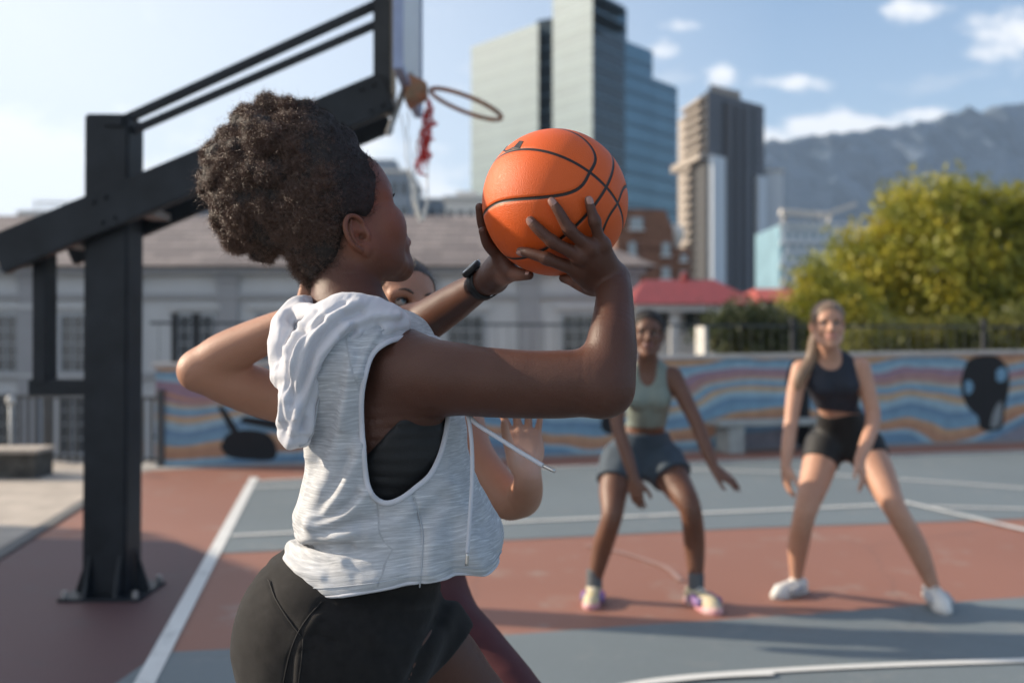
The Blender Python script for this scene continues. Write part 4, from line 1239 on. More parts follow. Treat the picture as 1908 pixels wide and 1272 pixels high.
def strands(roots, dirs, length, width, curl, turns, seg, seed, droop=0.0, jit=.35):
    """many thin curled hairs as narrow ribbons in one mesh"""
    g = np.random.default_rng(seed); n = len(roots)
    d = dirs + g.normal(size=(n, 3)) * jit; d /= np.linalg.norm(d, axis=1)[:, None]
    a = np.cross(d, g.normal(size=(n, 3))); a /= np.linalg.norm(a, axis=1)[:, None]; b = np.cross(d, a)
    L = np.broadcast_to(length, (n,)) * g.uniform(.55, 1.25, n); ph = g.uniform(0, 6.28, n)
    cu = np.broadcast_to(curl, (n,)) * g.uniform(.5, 1.4, n); tn = turns * g.uniform(.6, 1.4, n)
    P = []
    for i in range(seg + 1):
        t = i / seg; an = ph + tn * t * 6.28
        c = cu * min(1, t * 3)
        p = roots + d * (L * t)[:, None] + a * (c * np.cos(an))[:, None] + b * (c * np.sin(an))[:, None]
        p[:, 2] -= droop * t * t * L
        P.append(p)
    P = np.array(P)                                   # seg+1, n, 3
    T = np.gradient(P, axis=0); sv = np.cross(T, g.normal(size=(1, n, 3))); sv /= np.linalg.norm(sv, axis=2)[:, :, None] + 1e-9
    w = (np.linspace(1, .35, seg + 1)[:, None, None]) * width * .5
    V = np.stack([P - sv * w, P + sv * w], 2)         # seg+1, n, 2, 3
    I = np.arange((seg + 1) * n * 2).reshape(seg + 1, n, 2)
    Q = np.stack([I[:-1, :, 0], I[:-1, :, 1], I[1:, :, 1], I[1:, :, 0]], -1).reshape(-1, 4)
    return V.reshape(-1, 3), Q

def hair_mat(name, col, rough=.42, var=.35):
    m = bpy.data.materials.new(name); m.use_nodes = True
    n, l = nodes(m); b = n['Principled BSDF']
    b.inputs['Roughness'].default_value = rough; b.inputs['Specular IOR Level'].default_value = .55
    tc = n.new('ShaderNodeTexCoord'); ns = n.new('ShaderNodeTexNoise'); ns.inputs['Scale'].default_value = 160; ns.inputs['Detail'].default_value = 5
    l.new(tc.outputs['Object'], ns.inputs['Vector'])
    mx = n.new('ShaderNodeMix'); mx.data_type = 'RGBA'; l.new(ns.outputs['Fac'], mx.inputs['Factor'])
    mx.inputs['A'].default_value = (*[c * (1 - var) for c in col], 1); mx.inputs['B'].default_value = (*[min(1, c * (1 + var)) for c in col], 1)
    l.new(mx.outputs['Result'], b.inputs['Base Color'])
    bp = n.new('ShaderNodeBump'); bp.inputs['Strength'].default_value = 1; bp.inputs['Distance'].default_value = .002
    l.new(ns.outputs['Fac'], bp.inputs['Height']); l.new(bp.outputs['Normal'], b.inputs['Normal'])
    return m
def add_hand(F, wr, d, nrm, th, sc=1.0, curl=.15, spread=.10, k=.006, tcurl=.2, fat=1.0, tside=1.0):
    """open hand: wr wrist, d towards the fingertips, nrm out of the palm, th towards the thumb's side"""
    wr = np.asarray(wr, float); d = unit(d); nrm = unit(np.asarray(nrm) - d * (np.asarray(nrm) @ d)); s_ = np.cross(d, nrm); s_ = s_ if s_ @ np.asarray(th) > 0 else -s_
    for i, (off, base, L, r) in enumerate(((.027, .088, .070, .0085), (.009, .092, .078, .0088), (-.009, .088, .072, .0083), (-.026, .080, .056, .0074))):
        b = wr + (d * base + s_ * off) * sc
        F.chain([wr + d * .008 * sc, wr + (d * base * .55 + s_ * off * .9) * sc, b], np.array([.018, .0150, .0115]) * sc * fat, .012 * sc, 8)
        fd = unit(d + s_ * spread * (off / .027)); P = [b]; a = 0
        for seg, f in ((.45, .6), (.30, 1.0), (.25, .8)):
            a += curl * f * (1 + i * .12); P.append(P[-1] + (fd * math.cos(a) + nrm * math.sin(a)) * L * seg * sc)
        F.chain(P, np.array([r * 1.12, r, r * .92, r * .72]) * sc * fat, k * sc, 14)
    t0 = wr + (d * .022 + s_ * .022 + nrm * .008) * sc; t1 = t0 + (d * .030 + s_ * .024 * tside + nrm * (.006 + .018 * (1 - tside))) * sc; t2 = t1 + unit(d * .8 + s_ * .45 * tside + nrm * tcurl) * .034 * sc; t3 = t2 + unit(d * .95 + s_ * .2 * tside + nrm * tcurl) * .026 * sc
    F.chain([wr + d * .01 * sc, t0, t1, t2, t3], np.array([.016, .0165, .0125, .0100, .0078]) * sc * fat, .012 * sc, 16)

def sdf_obj(name, F, m, parent, post=None, attrs=None, smooth_it=1):
    V, Q = F.mesh()
    if smooth_it: V = smooth_v(V, Q, smooth_it, .4)
    if post: V = post(V, Q)
    me = arr_mesh(name, V, Q)
    if attrs:
        for k_, fn in attrs.items(): attr(me, k_, fn(V))
    return link(name, me, m, parent, True), V, Q

# ================================================================== BALL
BC = px(1034, 378, 1.62); BR = .1185
def bdir(x, y, w): return unit(np.array([x, w, y]))           # right, up, away
def ball_mat(P, C, A):
    m = bpy.data.materials.new('basketball_leather'); m.use_nodes = True
    n, l = nodes(m); b = n['Principled BSDF']
    tc = n.new('ShaderNodeTexCoord')
    def mm(op, a, bb=None, c=None, clamp=False):
        q = n.new('ShaderNodeMath'); q.operation = op; q.use_clamp = clamp
        for i, x in enumerate((a, bb, c)):
            if x is None: continue
            if isinstance(x, (int, float)): q.inputs[i].default_value = x
            else: l.new(x, q.inputs[i])
        return q.outputs[0]
    nv = n.new('ShaderNodeVectorMath'); nv.operation = 'NORMALIZE'; l.new(tc.outputs['Object'], nv.inputs[0])
    def dot(v):
        q = n.new('ShaderNodeVectorMath'); q.operation = 'DOT_PRODUCT'; l.new(nv.outputs['Vector'], q.inputs[0]); q.inputs[1].default_value = tuple(v); return q.outputs['Value']
    p, c, a = dot(P), dot(C), dot(A)
    ov = mm('SUBTRACT', mm('POWER', mm('ADD', mm('POWER', mm('DIVIDE', mm('ABSOLUTE', p), .955), 2.5), mm('POWER', mm('DIVIDE', mm('ABSOLUTE', a), .675), 2.5)), .4), 1.0)
    sF = mm('POWER', mm('ADD', ov, 1.0), -1.5)                      # gradient of the curve's equation, for an even seam width
    gp_ = mm('MULTIPLY', mm('POWER', mm('DIVIDE', mm('ABSOLUTE', p), .955), 1.5), mm('DIVIDE', sF, .955))
    ga_ = mm('MULTIPLY', mm('POWER', mm('DIVIDE', mm('ABSOLUTE', a), .675), 1.5), mm('DIVIDE', sF, .675))
    g2 = mm('SUBTRACT', mm('ADD', mm('MULTIPLY', gp_, gp_), mm('MULTIPLY', ga_, ga_)), mm('POWER', mm('ADD', ov, 1.0), 2.0))
    ovd = mm('DIVIDE', mm('ABSOLUTE', ov), mm('SQRT', mm('MAXIMUM', g2, .03)))
    dist = mm('MINIMUM', mm('MINIMUM', mm('ABSOLUTE', a), mm('ABSOLUTE', c)), ovd)
    seam = n.new('ShaderNodeMapRange'); seam.interpolation_type = 'SMOOTHSTEP'
    l.new(dist, seam.inputs['Value'])
    seam.inputs['From Min'].default_value = .019; seam.inputs['From Max'].default_value = .024; seam.inputs['To Min'].default_value = 1; seam.inputs['To Max'].default_value = 0
    ns = n.new('ShaderNodeTexNoise'); ns.inputs['Scale'].default_value = 9; ns.inputs['Detail'].default_value = 6; l.new(tc.outputs['Object'], ns.inputs['Vector'])
    mo = n.new('ShaderNodeMix'); mo.data_type = 'RGBA'; l.new(ns.outputs['Fac'], mo.inputs['Factor'])
    mo.inputs['A'].default_value = (.62, .088, .010, 1); mo.inputs['B'].default_value = (.70, .118, .016, 1)
    mx = n.new('ShaderNodeMix'); mx.data_type = 'RGBA'; l.new(seam.outputs['Result'], mx.inputs['Factor']); l.new(mo.outputs['Result'], mx.inputs['A']); mx.inputs['B'].default_value = (.022, .016, .014, 1)
    l.new(mx.outputs['Result'], b.inputs['Base Color'])
    vo = n.new('ShaderNodeTexVoronoi'); vo.inputs['Scale'].default_value = 640; l.new(tc.outputs['Object'], vo.inputs['Vector'])
    gl = mm('SUBTRACT', 1.0, seam.outputs['Result'])
    # pebbles fade out beside the seams, seams sink
    lip = n.new('ShaderNodeMapRange'); lip.interpolation_type = 'SMOOTHSTEP'; l.new(dist, lip.inputs['Value'])
    lip.inputs['From Min'].default_value = .0; lip.inputs['From Max'].default_value = .055
    pm = n.new('ShaderNodeMapRange'); pm.inputs['From Min'].default_value = .2; pm.inputs['From Max'].default_value = .75; pm.inputs['To Min'].default_value = 1; pm.inputs['To Max'].default_value = 0; l.new(vo.outputs['Distance'], pm.inputs['Value'])
    h = mm('ADD', mm('MULTIPLY', mm('MULTIPLY', pm.outputs['Result'], gl), .00028), mm('MULTIPLY', lip.outputs['Result'], .0018))
    bp = n.new('ShaderNodeBump'); bp.inputs['Strength'].default_value = 1; bp.inputs['Distance'].default_value = 1.0; l.new(h, bp.inputs['Height']); l.new(bp.outputs['Normal'], b.inputs['Normal'])
    b.inputs['Roughness'].default_value = .48; b.inputs['Specular IOR Level'].default_value = .34
    return m
vP = np.array([.632, .769 * -1, .096]); vP = unit(np.array([.632, -.769, .096]))     # seam crossing seen right of centre (x, away, up)
vQ = unit(np.array([-.25, -.78, .574]))
# photo frame is x right, y up, z towards the lens
def v2w(v): return np.array([v[0], -v[2], v[1]])
_P = unit((.632, .096, .769)); _Q = unit((-.25, .574, .78)); _A = unit(np.cross(_P, _Q)); _C = np.cross(_A, _P)
bpy.ops.mesh.primitive_uv_sphere_add(segments=128, ring_count=64, radius=BR, location=tuple(BC))
ball = bpy.context.object; ball.name = 'basketball'; ball.data.name = 'basketball'
ball.data.polygons.foreach_set('use_smooth', np.ones(len(ball.data.polygons), dtype=bool))
ball.data.materials.append(ball_mat(v2w(_P), v2w(_C), v2w(_A)))
tag(ball, 'orange pebbled basketball with black seams held up in two hands', 'basketball')
def on_ball(u, v, lift=0.0):
    """point of the ball (raised by lift) seen at a photo pixel"""
    o = np.array([0, 0, EYE]); r = unit(np.array([(u - 954) / FPX, 1, -(v - 636) / FPX])); oc = o - BC; rad = BR + lift
    bq = r @ oc; disc = bq * bq - (oc @ oc - rad * rad)
    if disc < 0:
        t = -bq; q = o + r * t; return BC + unit(q - BC) * rad
    return o + r * (-bq - math.sqrt(disc))
mk = MB()
outl = [(937, 281), (945, 272), (957, 274), (968, 262), (975, 263), (968, 276), (952, 279), (941, 283)]
top = [on_ball(u, v, .0009) for u, v in outl]
mk.add(top + [BC + (p - BC) * .985 for p in top], [tuple(range(8))] + [(i, 8 + i, 8 + (i + 1) % 8, (i + 1) % 8) for i in range(8)])
mk.build('printed_mark', mat('black_print', (.02, .018, .018), .5), ball)

# ================================================================== THE SHOOTER
FT = unit((.86, .51, 0)); ST = unit((-.51, .86, 0))         # torso: forward, to her left
sS = list(ST)
hd_f = unit((math.cos(R(34)) * math.cos(R(22)), math.sin(R(34)) * math.cos(R(22)), math.sin(R(22))))
H0 = Head((0, 0, 0), hd_f, (-.04, .05, 1))
earw = px(669, 432, 1.655)
H0 = Head(earw - H0.p(-.008, -.076, -.018), hd_f, (-.04, .05, 1), 1.01)
TOR = [(px(640, 1245, 1.668), .155, .125, sS), (px(645, 1195, 1.668), .165, .140, sS), (px(655, 1130, 1.668), .155, .145, sS), (px(680, 1065, 1.668), .130, .118, sS), (px(696, 940, 1.668), .128, .100, sS),
       (px(704, 830, 1.668), .143, .112, sS), (px(696, 740, 1.672), .150, .108, sS), (px(682, 672, 1.685), .118, .078, sS), (px(668, 628, 1.69), .074, .062, sS), (px(658, 590, 1.70), .060, .054, sS)]
sh_r, sh_l = px(762, 700, 1.575), px(611, 655, 1.84)
hip_r, hip_l = px(608, 1195, 1.60), px(690, 1175, 1.74)
kn_r, kn_l = px(565, 1640, 1.60), px(985, 1440, 1.80)
an_r, an_l = np.array([-.62, 1.62, .12]), np.array([.06, 1.78, .09])
LEG_R = ([hip_r, hip_r * .55 + kn_r * .45 + np.array([0.01, 0, 0]), kn_r, kn_r * .6 + an_r * .4 + np.array([-.02, 0, 0]), an_r], [.098, .080, .056, .055, .036])
LEG_L = ([hip_l, px(765, 1192, 1.75), px(818, 1232, 1.757), px(872, 1300, 1.77), kn_l, kn_l * .65 + an_l * .35 + np.array([-.03, 0, 0]), an_l], [.096, .084, .071, .065, .056, .054, .036])
GLU = [(px(581, 1195, 1.63), (.112, .105, .115)), (px(570, 1190, 1.74), (.10, .10, .11))]
ARM_R = ([sh_r, px(815, 702, 1.550), px(900, 711, 1.530), px(1000, 716, 1.508), px(1085, 714, 1.495), px(1120, 712, 1.490)], [.056, .0570, .0540, .0515, .0500, .042])
FOR_R = ([px(1126, 716, 1.490), px(1136, 672, 1.495), px(1140, 630, 1.505), px(1144, 585, 1.53), px(1145, 548, 1.55), px(1141, 520, 1.575)], [.041, .0405, .037, .0315, .0285, .0275])
sp = lambda x, y, w, lift: BC + unit(np.array([x, w, y])) * (BR + lift)
wr_r = FOR_R[0][-1]
RF = {  # right hand: (pixel, lift) from knuckle to tip
    'index': ([on_ball(1079, 503, .021), on_ball(1050, 494, .021), on_ball(1019, 482, .019), on_ball(988, 472, .0125), on_ball(970, 468, .0085)], [.0112, .0098, .0094, .0084, .0068]),
    'middle': ([on_ball(1080, 476, .022), on_ball(1054, 464, .021), on_ball(1029, 450, .018), on_ball(1003, 427, .0125), on_ball(988, 411, .0085)], [.0115, .0100, .0096, .0086, .0070]),
    'ring': ([on_ball(1098, 461, .021), on_ball(1080, 446, .020), on_ball(1061, 428, .0175), on_ball(1041, 394, .0122), on_ball(1028, 375, .0082)], [.0113, .0098, .0092, .0083, .0067]),
    'pinky': ([on_ball(1121, 456, .019), on_ball(1114, 435, .0175), on_ball(1108, 412, .015), on_ball(1101, 388, .011), on_ball(1096, 372, .0075)], [.0105, .0088, .0082, .0074, .0060]),
}
TH_R = ([px(1128, 522, 1.585), px(1108, 535, 1.585), px(1086, 531, 1.60), px(1066, 522, 1.612), px(1050, 518, 1.618)], [.017, .0150, .0118, .0100, .0078])
wr_l = px(919, 517, 1.742)
LF = {
    'index': ([sp(-.70, -.70, .42, .014), sp(-.86, -.52, .22, .012), sp(-.955, -.36, .10, .008)], [.0108, .0092, .0072]),
    'middle': ([sp(-.72, -.62, .58, .014), sp(-.93, -.30, .38, .012), sp(-.985, -.03, .22, .008)], [.0110, .0095, .0074]),
    'ring': ([sp(-.68, -.52, .75, .014), sp(-.85, -.15, .62, .012), sp(-.90, .10, .5, .008)], [.0106, .0092, .0072]),
    'pinky': ([sp(-.60, -.45, .88, .013), sp(-.70, -.10, .80, .010), sp(-.74, .08, .72, .008)], [.0096, .0082, .0066]),
}
TH_L = ([px(928, 510, 1.715), px(945, 508, 1.675), px(966, 511, 1.645), px(986, 513, 1.632)], [.019, .0155, .0115, .0078])
ARM_L = ([sh_l, px(700, 632, 1.95), px(770, 606, 2.02)], [.056, .050, .042])
FOR_L = ([px(770, 613, 2.02), px(800, 594, 1.975), px(850, 561, 1.88), px(895, 531, 1.785), wr_l], [.041, .0405, .0345, .0265, .0255])

def body_prims(F, infl=0.0, parts=('torso', 'legs')):
    if 'torso' in parts:
        F.loft(TOR, .02, 52, infl)
        F.ell(px(757, 838, 1.615), (.060, .062, .060), k=.035, infl=infl); F.ell(px(742, 838, 1.76), (.060, .062, .060), k=.035, infl=infl)
        F.ell(px(705, 690, 1.62), (.062, .052, .05), k=.05, infl=infl); F.ell(px(640, 650, 1.78), (.06, .06, .05), k=.05, infl=infl)
    if 'legs' in parts:
        F.chain(*LEG_R, k=.05, n=24, infl=infl); F.chain(*LEG_L, k=.05, n=24, infl=infl)
        for c, r in GLU: F.ell(c, r, k=.05, infl=infl)
Fb = Field((-.78, 1.33, -.01), (.24, 2.16, 1.83), .0065, ((-.34, 1.46, 1.43), (.15, 1.80, 1.66)), .0023)
body_prims(Fb)
H0.build(Fb, 1.05, (.060, .037, -.024, (.032, .027, .029)), -.010, False, .005)
H0.ear(Fb, -1, (-.002, 0, -.012)); H0.ear(Fb, 1, (-.002, 0, -.012))
Fb.chain([px(660, 615, 1.695), px(652, 575, 1.70), H0.p(-.025, 0, -.045), H0.p(-.012, 0, .0)], [.068, .058, .055, .058], .03, 10)
Fb.chain([px(700, 640, 1.62), px(668, 600, 1.66), px(640, 560, 1.68)], [.045, .040, .030], .05, 8)
for a_, r_, kk in ((ARM_R[0], ARM_R[1], .045), (ARM_L[0], ARM_L[1], .04)): Fb.chain(a_, r_, kk, 24)
Fb.chain(FOR_R[0], FOR_R[1], .022, 24); Fb.chain(FOR_L[0], FOR_L[1], .025, 24)
Fb.ell(px(1131, 735, 1.478), (.028, .026, .026), k=.03)
Fb.ell(px(760, 690, 1.580), (.054, .053, .050), k=.03)
# right hand
for nm, (P_, r_) in RF.items():
    Fb.chain(P_, r_, .004, 26)
    m_ = (P_[0] + wr_r) / 2; m_ = BC + unit(m_ - BC) * max(np.linalg.norm(m_ - BC), BR + .020)
    Fb.chain([wr_r, m_, P_[0]], [.019, .0165, .0118], .012, 14)
    Fb.ell(P_[0] + unit(P_[0] - BC) * .003, (.0105, .0105, .0105), k=.008)
    Fb.ell(P_[2] + unit(P_[2] - BC) * .0005, (.0094, .0094, .0094), k=.006)
Fb.chain(*TH_R, k=.010, n=20)
Fb.chain([wr_r, (TH_R[0][1] + RF['index'][0][0]) / 2 + unit(wr_r - BC) * .004, RF['index'][0][1] * .15 + RF['index'][0][0] * .85], [.018, .015, .008], .014, 12)
# left hand
for nm, (P_, r_) in LF.items():
    Fb.chain(P_, r_, .004, 18)
    Fb.chain([wr_l, (P_[0] + wr_l) / 2 + unit((P_[0] + wr_l) / 2 - BC) * .004, P_[0]], [.021, .018, .012], .012, 12)
Fb.chain(*TH_L, k=.012, n=18)
Fb.chain([wr_l, TH_L[0][1], LF['index'][0][0]], [.019, .014, .011], .014, 12)
# feet, mostly for completeness below the frame
for an, dr in ((an_r, FT), (an_l, FT)):
    Fb.chain([an - np.array([0, 0, .02]), np.array([*(an + dr * .02)[:2], .045]), np.array([*(an + dr * .15)[:2], .03])], [.036, .042, .028], .03, 10)
SK = skin_mat('deep_brown_skin', (.104, .044, .029), (.078, .033, .022), (.30, .145, .10), (.17, .06, .055), .42, .14, .30, (.20, .082, .052))
palms = [(P_[-1] + (BC - P_[-1]) * .06, .010) for P_, _ in RF.values()] + [(TH_R[0][2], .012), (TH_R[0][3], .012), (TH_L[0][2] - np.array([0, 0, .012]), .018), (TH_L[0][1] - np.array([0, 0, .02]), .02)]
lipsw = [(H0.p(.1005, y, z), .012) for y in (-.016, 0, .016) for z in (-.052, -.062)]
def body_post(V, Q):
    N = normals(V, Q)
    return V + N * (vnoise(V, 28, 3) * .0006)[:, None]
shooter, bV, bQ = sdf_obj('person', Fb, SK, None, body_post, {'face': lambda V: near(V, [(H0.p(.06, -.03, -.02), .075), (H0.p(.06, 0, .02), .07), (earw, .045)]), 'palm': lambda V: near(V, palms) * .8, 'lip': lambda V: near(V, lipsw) * .8, 'dark': lambda V: np.zeros(len(V))})
tag(shooter, 'woman in white sleeveless hooded top raising the basketball to shoot', 'person')
del Fb
nailm = mat('bare_nail', (.36, .19, .15), .22, spec=.6, var=.06)
for nm, (P_, r_) in list(RF.items()) + [('thumb', TH_L)]:
    a, b2 = P_[-2], P_[-1]; t = unit(b2 - a)
    o = unit(b2 - BC) if nm != 'thumb' else unit(np.array([.1, -.75, .5])); o = unit(o - t * (o @ t)); s_ = np.cross(o, t)
    c = b2 - t * .003 + o * (r_[-1] * .72)
    V = []; nn = 9
    for i in range(nn):
        for j in range(nn):
            x, y = (i / (nn - 1) * 2 - 1), (j / (nn - 1) * 2 - 1)
            k_ = 1 - .25 * max(0, y) ** 2 - .12 * max(0, -y) ** 2
            V.append(c + s_ * x * .0056 * k_ + t * y * .0068 * math.sqrt(max(0, 1 - .35 * x * x)) + o * (.0024 * (1 - x * x) + .0006 * (1 - y * y)))
    I = np.arange(nn * nn).reshape(nn, nn)
    link('fingernail', arr_mesh('fingernail', V, np.stack([I[:-1, :-1], I[1:, :-1], I[1:, 1:], I[:-1, 1:]], -1).reshape(-1, 4)), nailm, shooter, True)
# eye and lashes of the far side of the face
eyew = mat('eye_white', (.40, .36, .33), .15, spec=.6, var=.03)
dark_hair = hair_mat('black_brown_hair', (.013, .0085, .007), .75)
def eye(parent, Hd, sg, iris, r=.0118, look=(1, 0, 0)):
    c = Hd.p(.0765, sg * .0315, .0125); rr_ = r * Hd.sc
    g_ = unit(Hd.f * look[0] + Hd.l * look[1] + Hd.u * look[2])
    bm = bmesh.new(); bmesh.ops.create_uvsphere(bm, u_segments=24, v_segments=16, radius=rr_)
    me = bpy.data.meshes.new('eye'); bm.to_mesh(me); bm.free()
    o = link('eye', me, eyew, None, True); o.location = tuple(c); bpy.context.view_layer.update(); o.parent = parent
    b = MB(); u_ = unit(np.cross(g_, (0, 0, 1))); w_ = np.cross(u_, g_)
    for rad, off in ((.0056, .0106), (.0026, .0110)):
        pass
    def disc(rad, h):
        pts = [c + g_ * (math.sqrt(max(rr_ ** 2 - rad ** 2, 0)) + h) + rad * (math.cos(t) * u_ + math.sin(t) * w_) for t in np.linspace(0, 6.283, 20, endpoint=False)]
        top_ = c + g_ * (rr_ + h * 1.2)
        return MB().add(pts + [top_], [(i, (i + 1) % 20, 20) for i in range(20)])
    io = disc(.0058 * Hd.sc, .0004).build('iris', iris, o, True)
    disc(.0026 * Hd.sc, .0009).build('pupil', M['black'], o, True)
    return o
brown_iris = mat('brown_iris', (.05, .025, .012), .2)
for sg in (-1, 1): eye(shooter, H0, sg, brown_iris, .0125)
def lash(parent, Hd, sg, m, r=.0011):
    up = [Hd.p(.0765 + dx, sg * y, .0125 + z) for dx, y, z in ((.0075, .0190, -.001), (.0122, .0250, .0040), (.0130, .0320, .0056), (.0110, .0390, .0038), (.0065, .0450, -.001))]
    MB().tube(resample(up, 16), r * Hd.sc * 1.2, 6).build('eyelashes', m, parent, True)
def brow(parent, Hd, sg, m, th=.0028):
    up = [Hd.p(f, sg * y, z) for f, y, z in ((.0985, .013, .0290), (.1000, .022, .0335), (.0965, .034, .0365), (.0875, .045, .0340), (.0790, .052, .0290))]
    MB().tube(resample(up, 18), np.interp(np.linspace(0, 1, 18), [0, .3, .8, 1], [.8, 1.2, .8, .25]) * th, 6).build('eyebrow', m, parent, True)
for sg in (-1, 1):
    lash(shooter, H0, sg, dark_hair, .0024); brow(shooter, H0, sg, dark_hair)
    b = MB()
    for q_ in np.linspace(0, 1, 15):
        f0 = np.interp(q_, [0, .35, .7, 1], [.0885, .0905, .0885, .082]); l0 = .022 + .024 * q_; u0 = .0165 + .002 * math.sin(q_ * 3.1)
        b.tube(resample([H0.p(f0 - .002, sg * l0, u0), H0.p(f0 + .005, sg * (l0 + .0025), u0 - .0002), H0.p(f0 + .0095, sg * (l0 + .0055), u0 + .0045)], 6), [.0009, .0008, .0007, .0006, .0004, .0002], 5)
    b.build('eyelashes', dark_hair, shooter, True)

# ---- hair: close to the scalp in front, one big combed-out puff behind -----------
hl = H0
Fh = Field(H0.o + np.array([-.34, -.22, -.14]), H0.o + np.array([.14, .26, .27]), .0042)
Fh.ell(hl.p(-.008, 0, .045), np.array((.096, .075, .082)) * 1.02, hl.fr, 0, infl=.0065)
Fh.ell(hl.p(.045, 0, .045), (.052, .060, .058), hl.fr, .02, infl=.006)
Fh.chain([hl.p(-.040, 0, .0), hl.p(-.046, 0, -.035), hl.p(-.044, 0, -.070)], [.066, .052, .042], .02, 8)
fn = hl.f * .83 - hl.u * .56
Fh.plane(hl.p(.056, 0, .035), fn, .012)
Fh.ell(hl.p(.055, 0, -.075), (.078, .13, .085), hl.fr, .01, 'cut')
Fh.ell(hl.p(-.006, -.075, -.022), (.024, .03, .036), hl.fr, .006, 'cut'); Fh.ell(hl.p(-.006, .075, -.022), (.024, .03, .036), hl.fr, .006, 'cut')
PC = px(512, 338, 1.745)
gh = np.random.default_rng(21)
Fh.ell(PC, (.098, .095, .100), k=.03)
Fh.ell(px(575, 300, 1.73), (.085, .085, .080), k=.04)
Fh.ell(px(490, 385, 1.73), (.080, .08, .075), k=.03)
Fh.ell(px(604, 415, 1.72), (.064, .06, .075), k=.03)
for i in range(130):
    d = unit(gh.normal(size=3)); d = unit(d + np.array([-.35, -.35, .15]))
    c = PC + d * np.array([.098, .095, .100]) * gh.uniform(.86, 1.02)
    r = gh.uniform(.011, .027); Fh.ell(c * 1.0 + d * .004, (r, r, r * .9), k=.005)
for (u, v, r) in ((540, 215, .026), (600, 232, .024), (455, 232, .024), (418, 290, .022), (392, 345, .022), (412, 405, .022), (445, 445, .022), (490, 470, .02), (500, 205, .02), (572, 208, .02), (640, 262, .024)):
    Fh.ell(px(u, v, 1.735), (r, r * 1.2, r), k=.012)
hV, hQ = Fh.mesh(); hV = smooth_v(hV, hQ, 2, .4); hN = normals(hV, hQ)
clump = vnoise(hV, 36, 6) * .65 + vnoise(hV, 78, 7) * .5
rough_ = vnoise(hV, 60, 4) * .002 + vnoise(hV, 140, 5) * .0018 + clump * .0045
puffw = np.clip((np.einsum('ij,j->i', hV - hl.p(-.01, 0, .03), -(hl.f * .8 - hl.u * .25)) + .005) / .05, 0, 1)
hV2 = hV + hN * (rough_ * (.25 + .75 * puffw))[:, None]
hair = link('hair', arr_mesh('hair', hV2, hQ), dark_hair, shooter, True)
# strands
fa = np.linalg.norm(np.cross(hV2[hQ[:, 1]] - hV2[hQ[:, 0]], hV2[hQ[:, 3]] - hV2[hQ[:, 0]]), axis=1)
fw = puffw[hQ].mean(1)
def scatter(count, w, seed):
    g = np.random.default_rng(seed); p = fa * w; f = g.choice(len(hQ), count, p=p / p.sum())
    a, b = g.uniform(size=(2, count, 1))
    q = hV2[hQ[f]]
    return (q[:, 0] * (1 - a) + q[:, 1] * a) * (1 - b) + (q[:, 3] * (1 - a) + q[:, 2] * a) * b, unit_rows(hN[hQ[f]].mean(1)), f
def unit_rows(a): return a / (np.linalg.norm(a, axis=1)[:, None] + 1e-9)
strand_m = hair_mat('brown_hair_strand', (.120, .068, .048), .38, .35)
cw = np.clip(.45 + 1.1 * clump[hQ].mean(1), .05, 1.4)
p_, n_, f_i = scatter(60000, fw ** 1.5 * cw + 1e-6, 31)
sV, sQ = strands(p_ - n_ * .003, n_, .0075 + .0085 * np.clip(cw[f_i], 0, 1.1), .00055, .0022, 2.6, 11, 32, 0, .6)
link('curls', arr_mesh('curls', sV, sQ), strand_m, hair, False)
p_, n_, _ = scatter(22000, (1 - fw) + .02, 33)
back = unit_rows(np.broadcast_to(-hl.f * .75 + hl.u * .35, n_.shape) + n_ * .55)
sV, sQ = strands(p_ - n_ * .002, back, .011, .0005, .0010, 1.5, 7, 34, 0, .45)
link('scalp_hair', arr_mesh('scalp_hair', sV, sQ), dark_hair, hair, False)
p_, n_, _ = scatter(1500, fw ** 2 + 1e-6, 35)
sV, sQ = strands(p_, n_, .026, .0004, .0025, 2.2, 12, 36, 0, .8)
link('flyaways', arr_mesh('flyaways', sV, sQ), strand_m, hair, False)

# baby hairs that thin out over the skin along the hairline
from mathutils.kdtree import KDTree
bN = normals(bV, bQ)
hm_ = np.where((np.linalg.norm(bV - hl.p(0, 0, .02), axis=1) < .17))[0]
kd = KDTree(len(hV2[::3]))
for i_, p_ in enumerate(hV2[::3]): kd.insert(p_, i_)
kd.balance()
dd_ = np.array([kd.find(bV[i])[2] for i in hm_]); hm_, dd_ = hm_[dd_ < .013], dd_[dd_ < .013]
gq = np.random.default_rng(91); pr = np.clip(1 - dd_ / .013, 0, 1) ** 1.6 + 1e-9; pick = hm_[gq.choice(len(hm_), 9000, p=pr / pr.sum())]
rt = bV[pick] + gq.normal(size=(9000, 3)) * .0012; rn = bN[pick]
bk = unit_rows(np.broadcast_to(-hl.f * .8 + hl.u * .45, rn.shape) + rn * .35)
sV, sQ = strands(rt - rn * .0005, bk, .0065, .00042, .0007, 1.2, 5, 92, 0, .4)
link('baby_hair', arr_mesh('baby_hair', sV, sQ), dark_hair, hair, False)

# ---- shorts ------------------------------------------------------------------------
Fs = Field((-.66, 1.38, .60), (.16, 2.0, 1.08), .0045)
Fs.loft(TOR[:5], .02, 20, .011)
Fs.chain(*LEG_R, k=.05, n=24, infl=.014); Fs.chain(*LEG_L, k=.03, n=24, infl=.016)
for c, r in GLU: Fs.ell(c, r, k=.05, infl=.011)
Fs.plane(px(680, 1030, 1.66), (.10, .0, 1))
tl = unit(kn_l - hip_l)
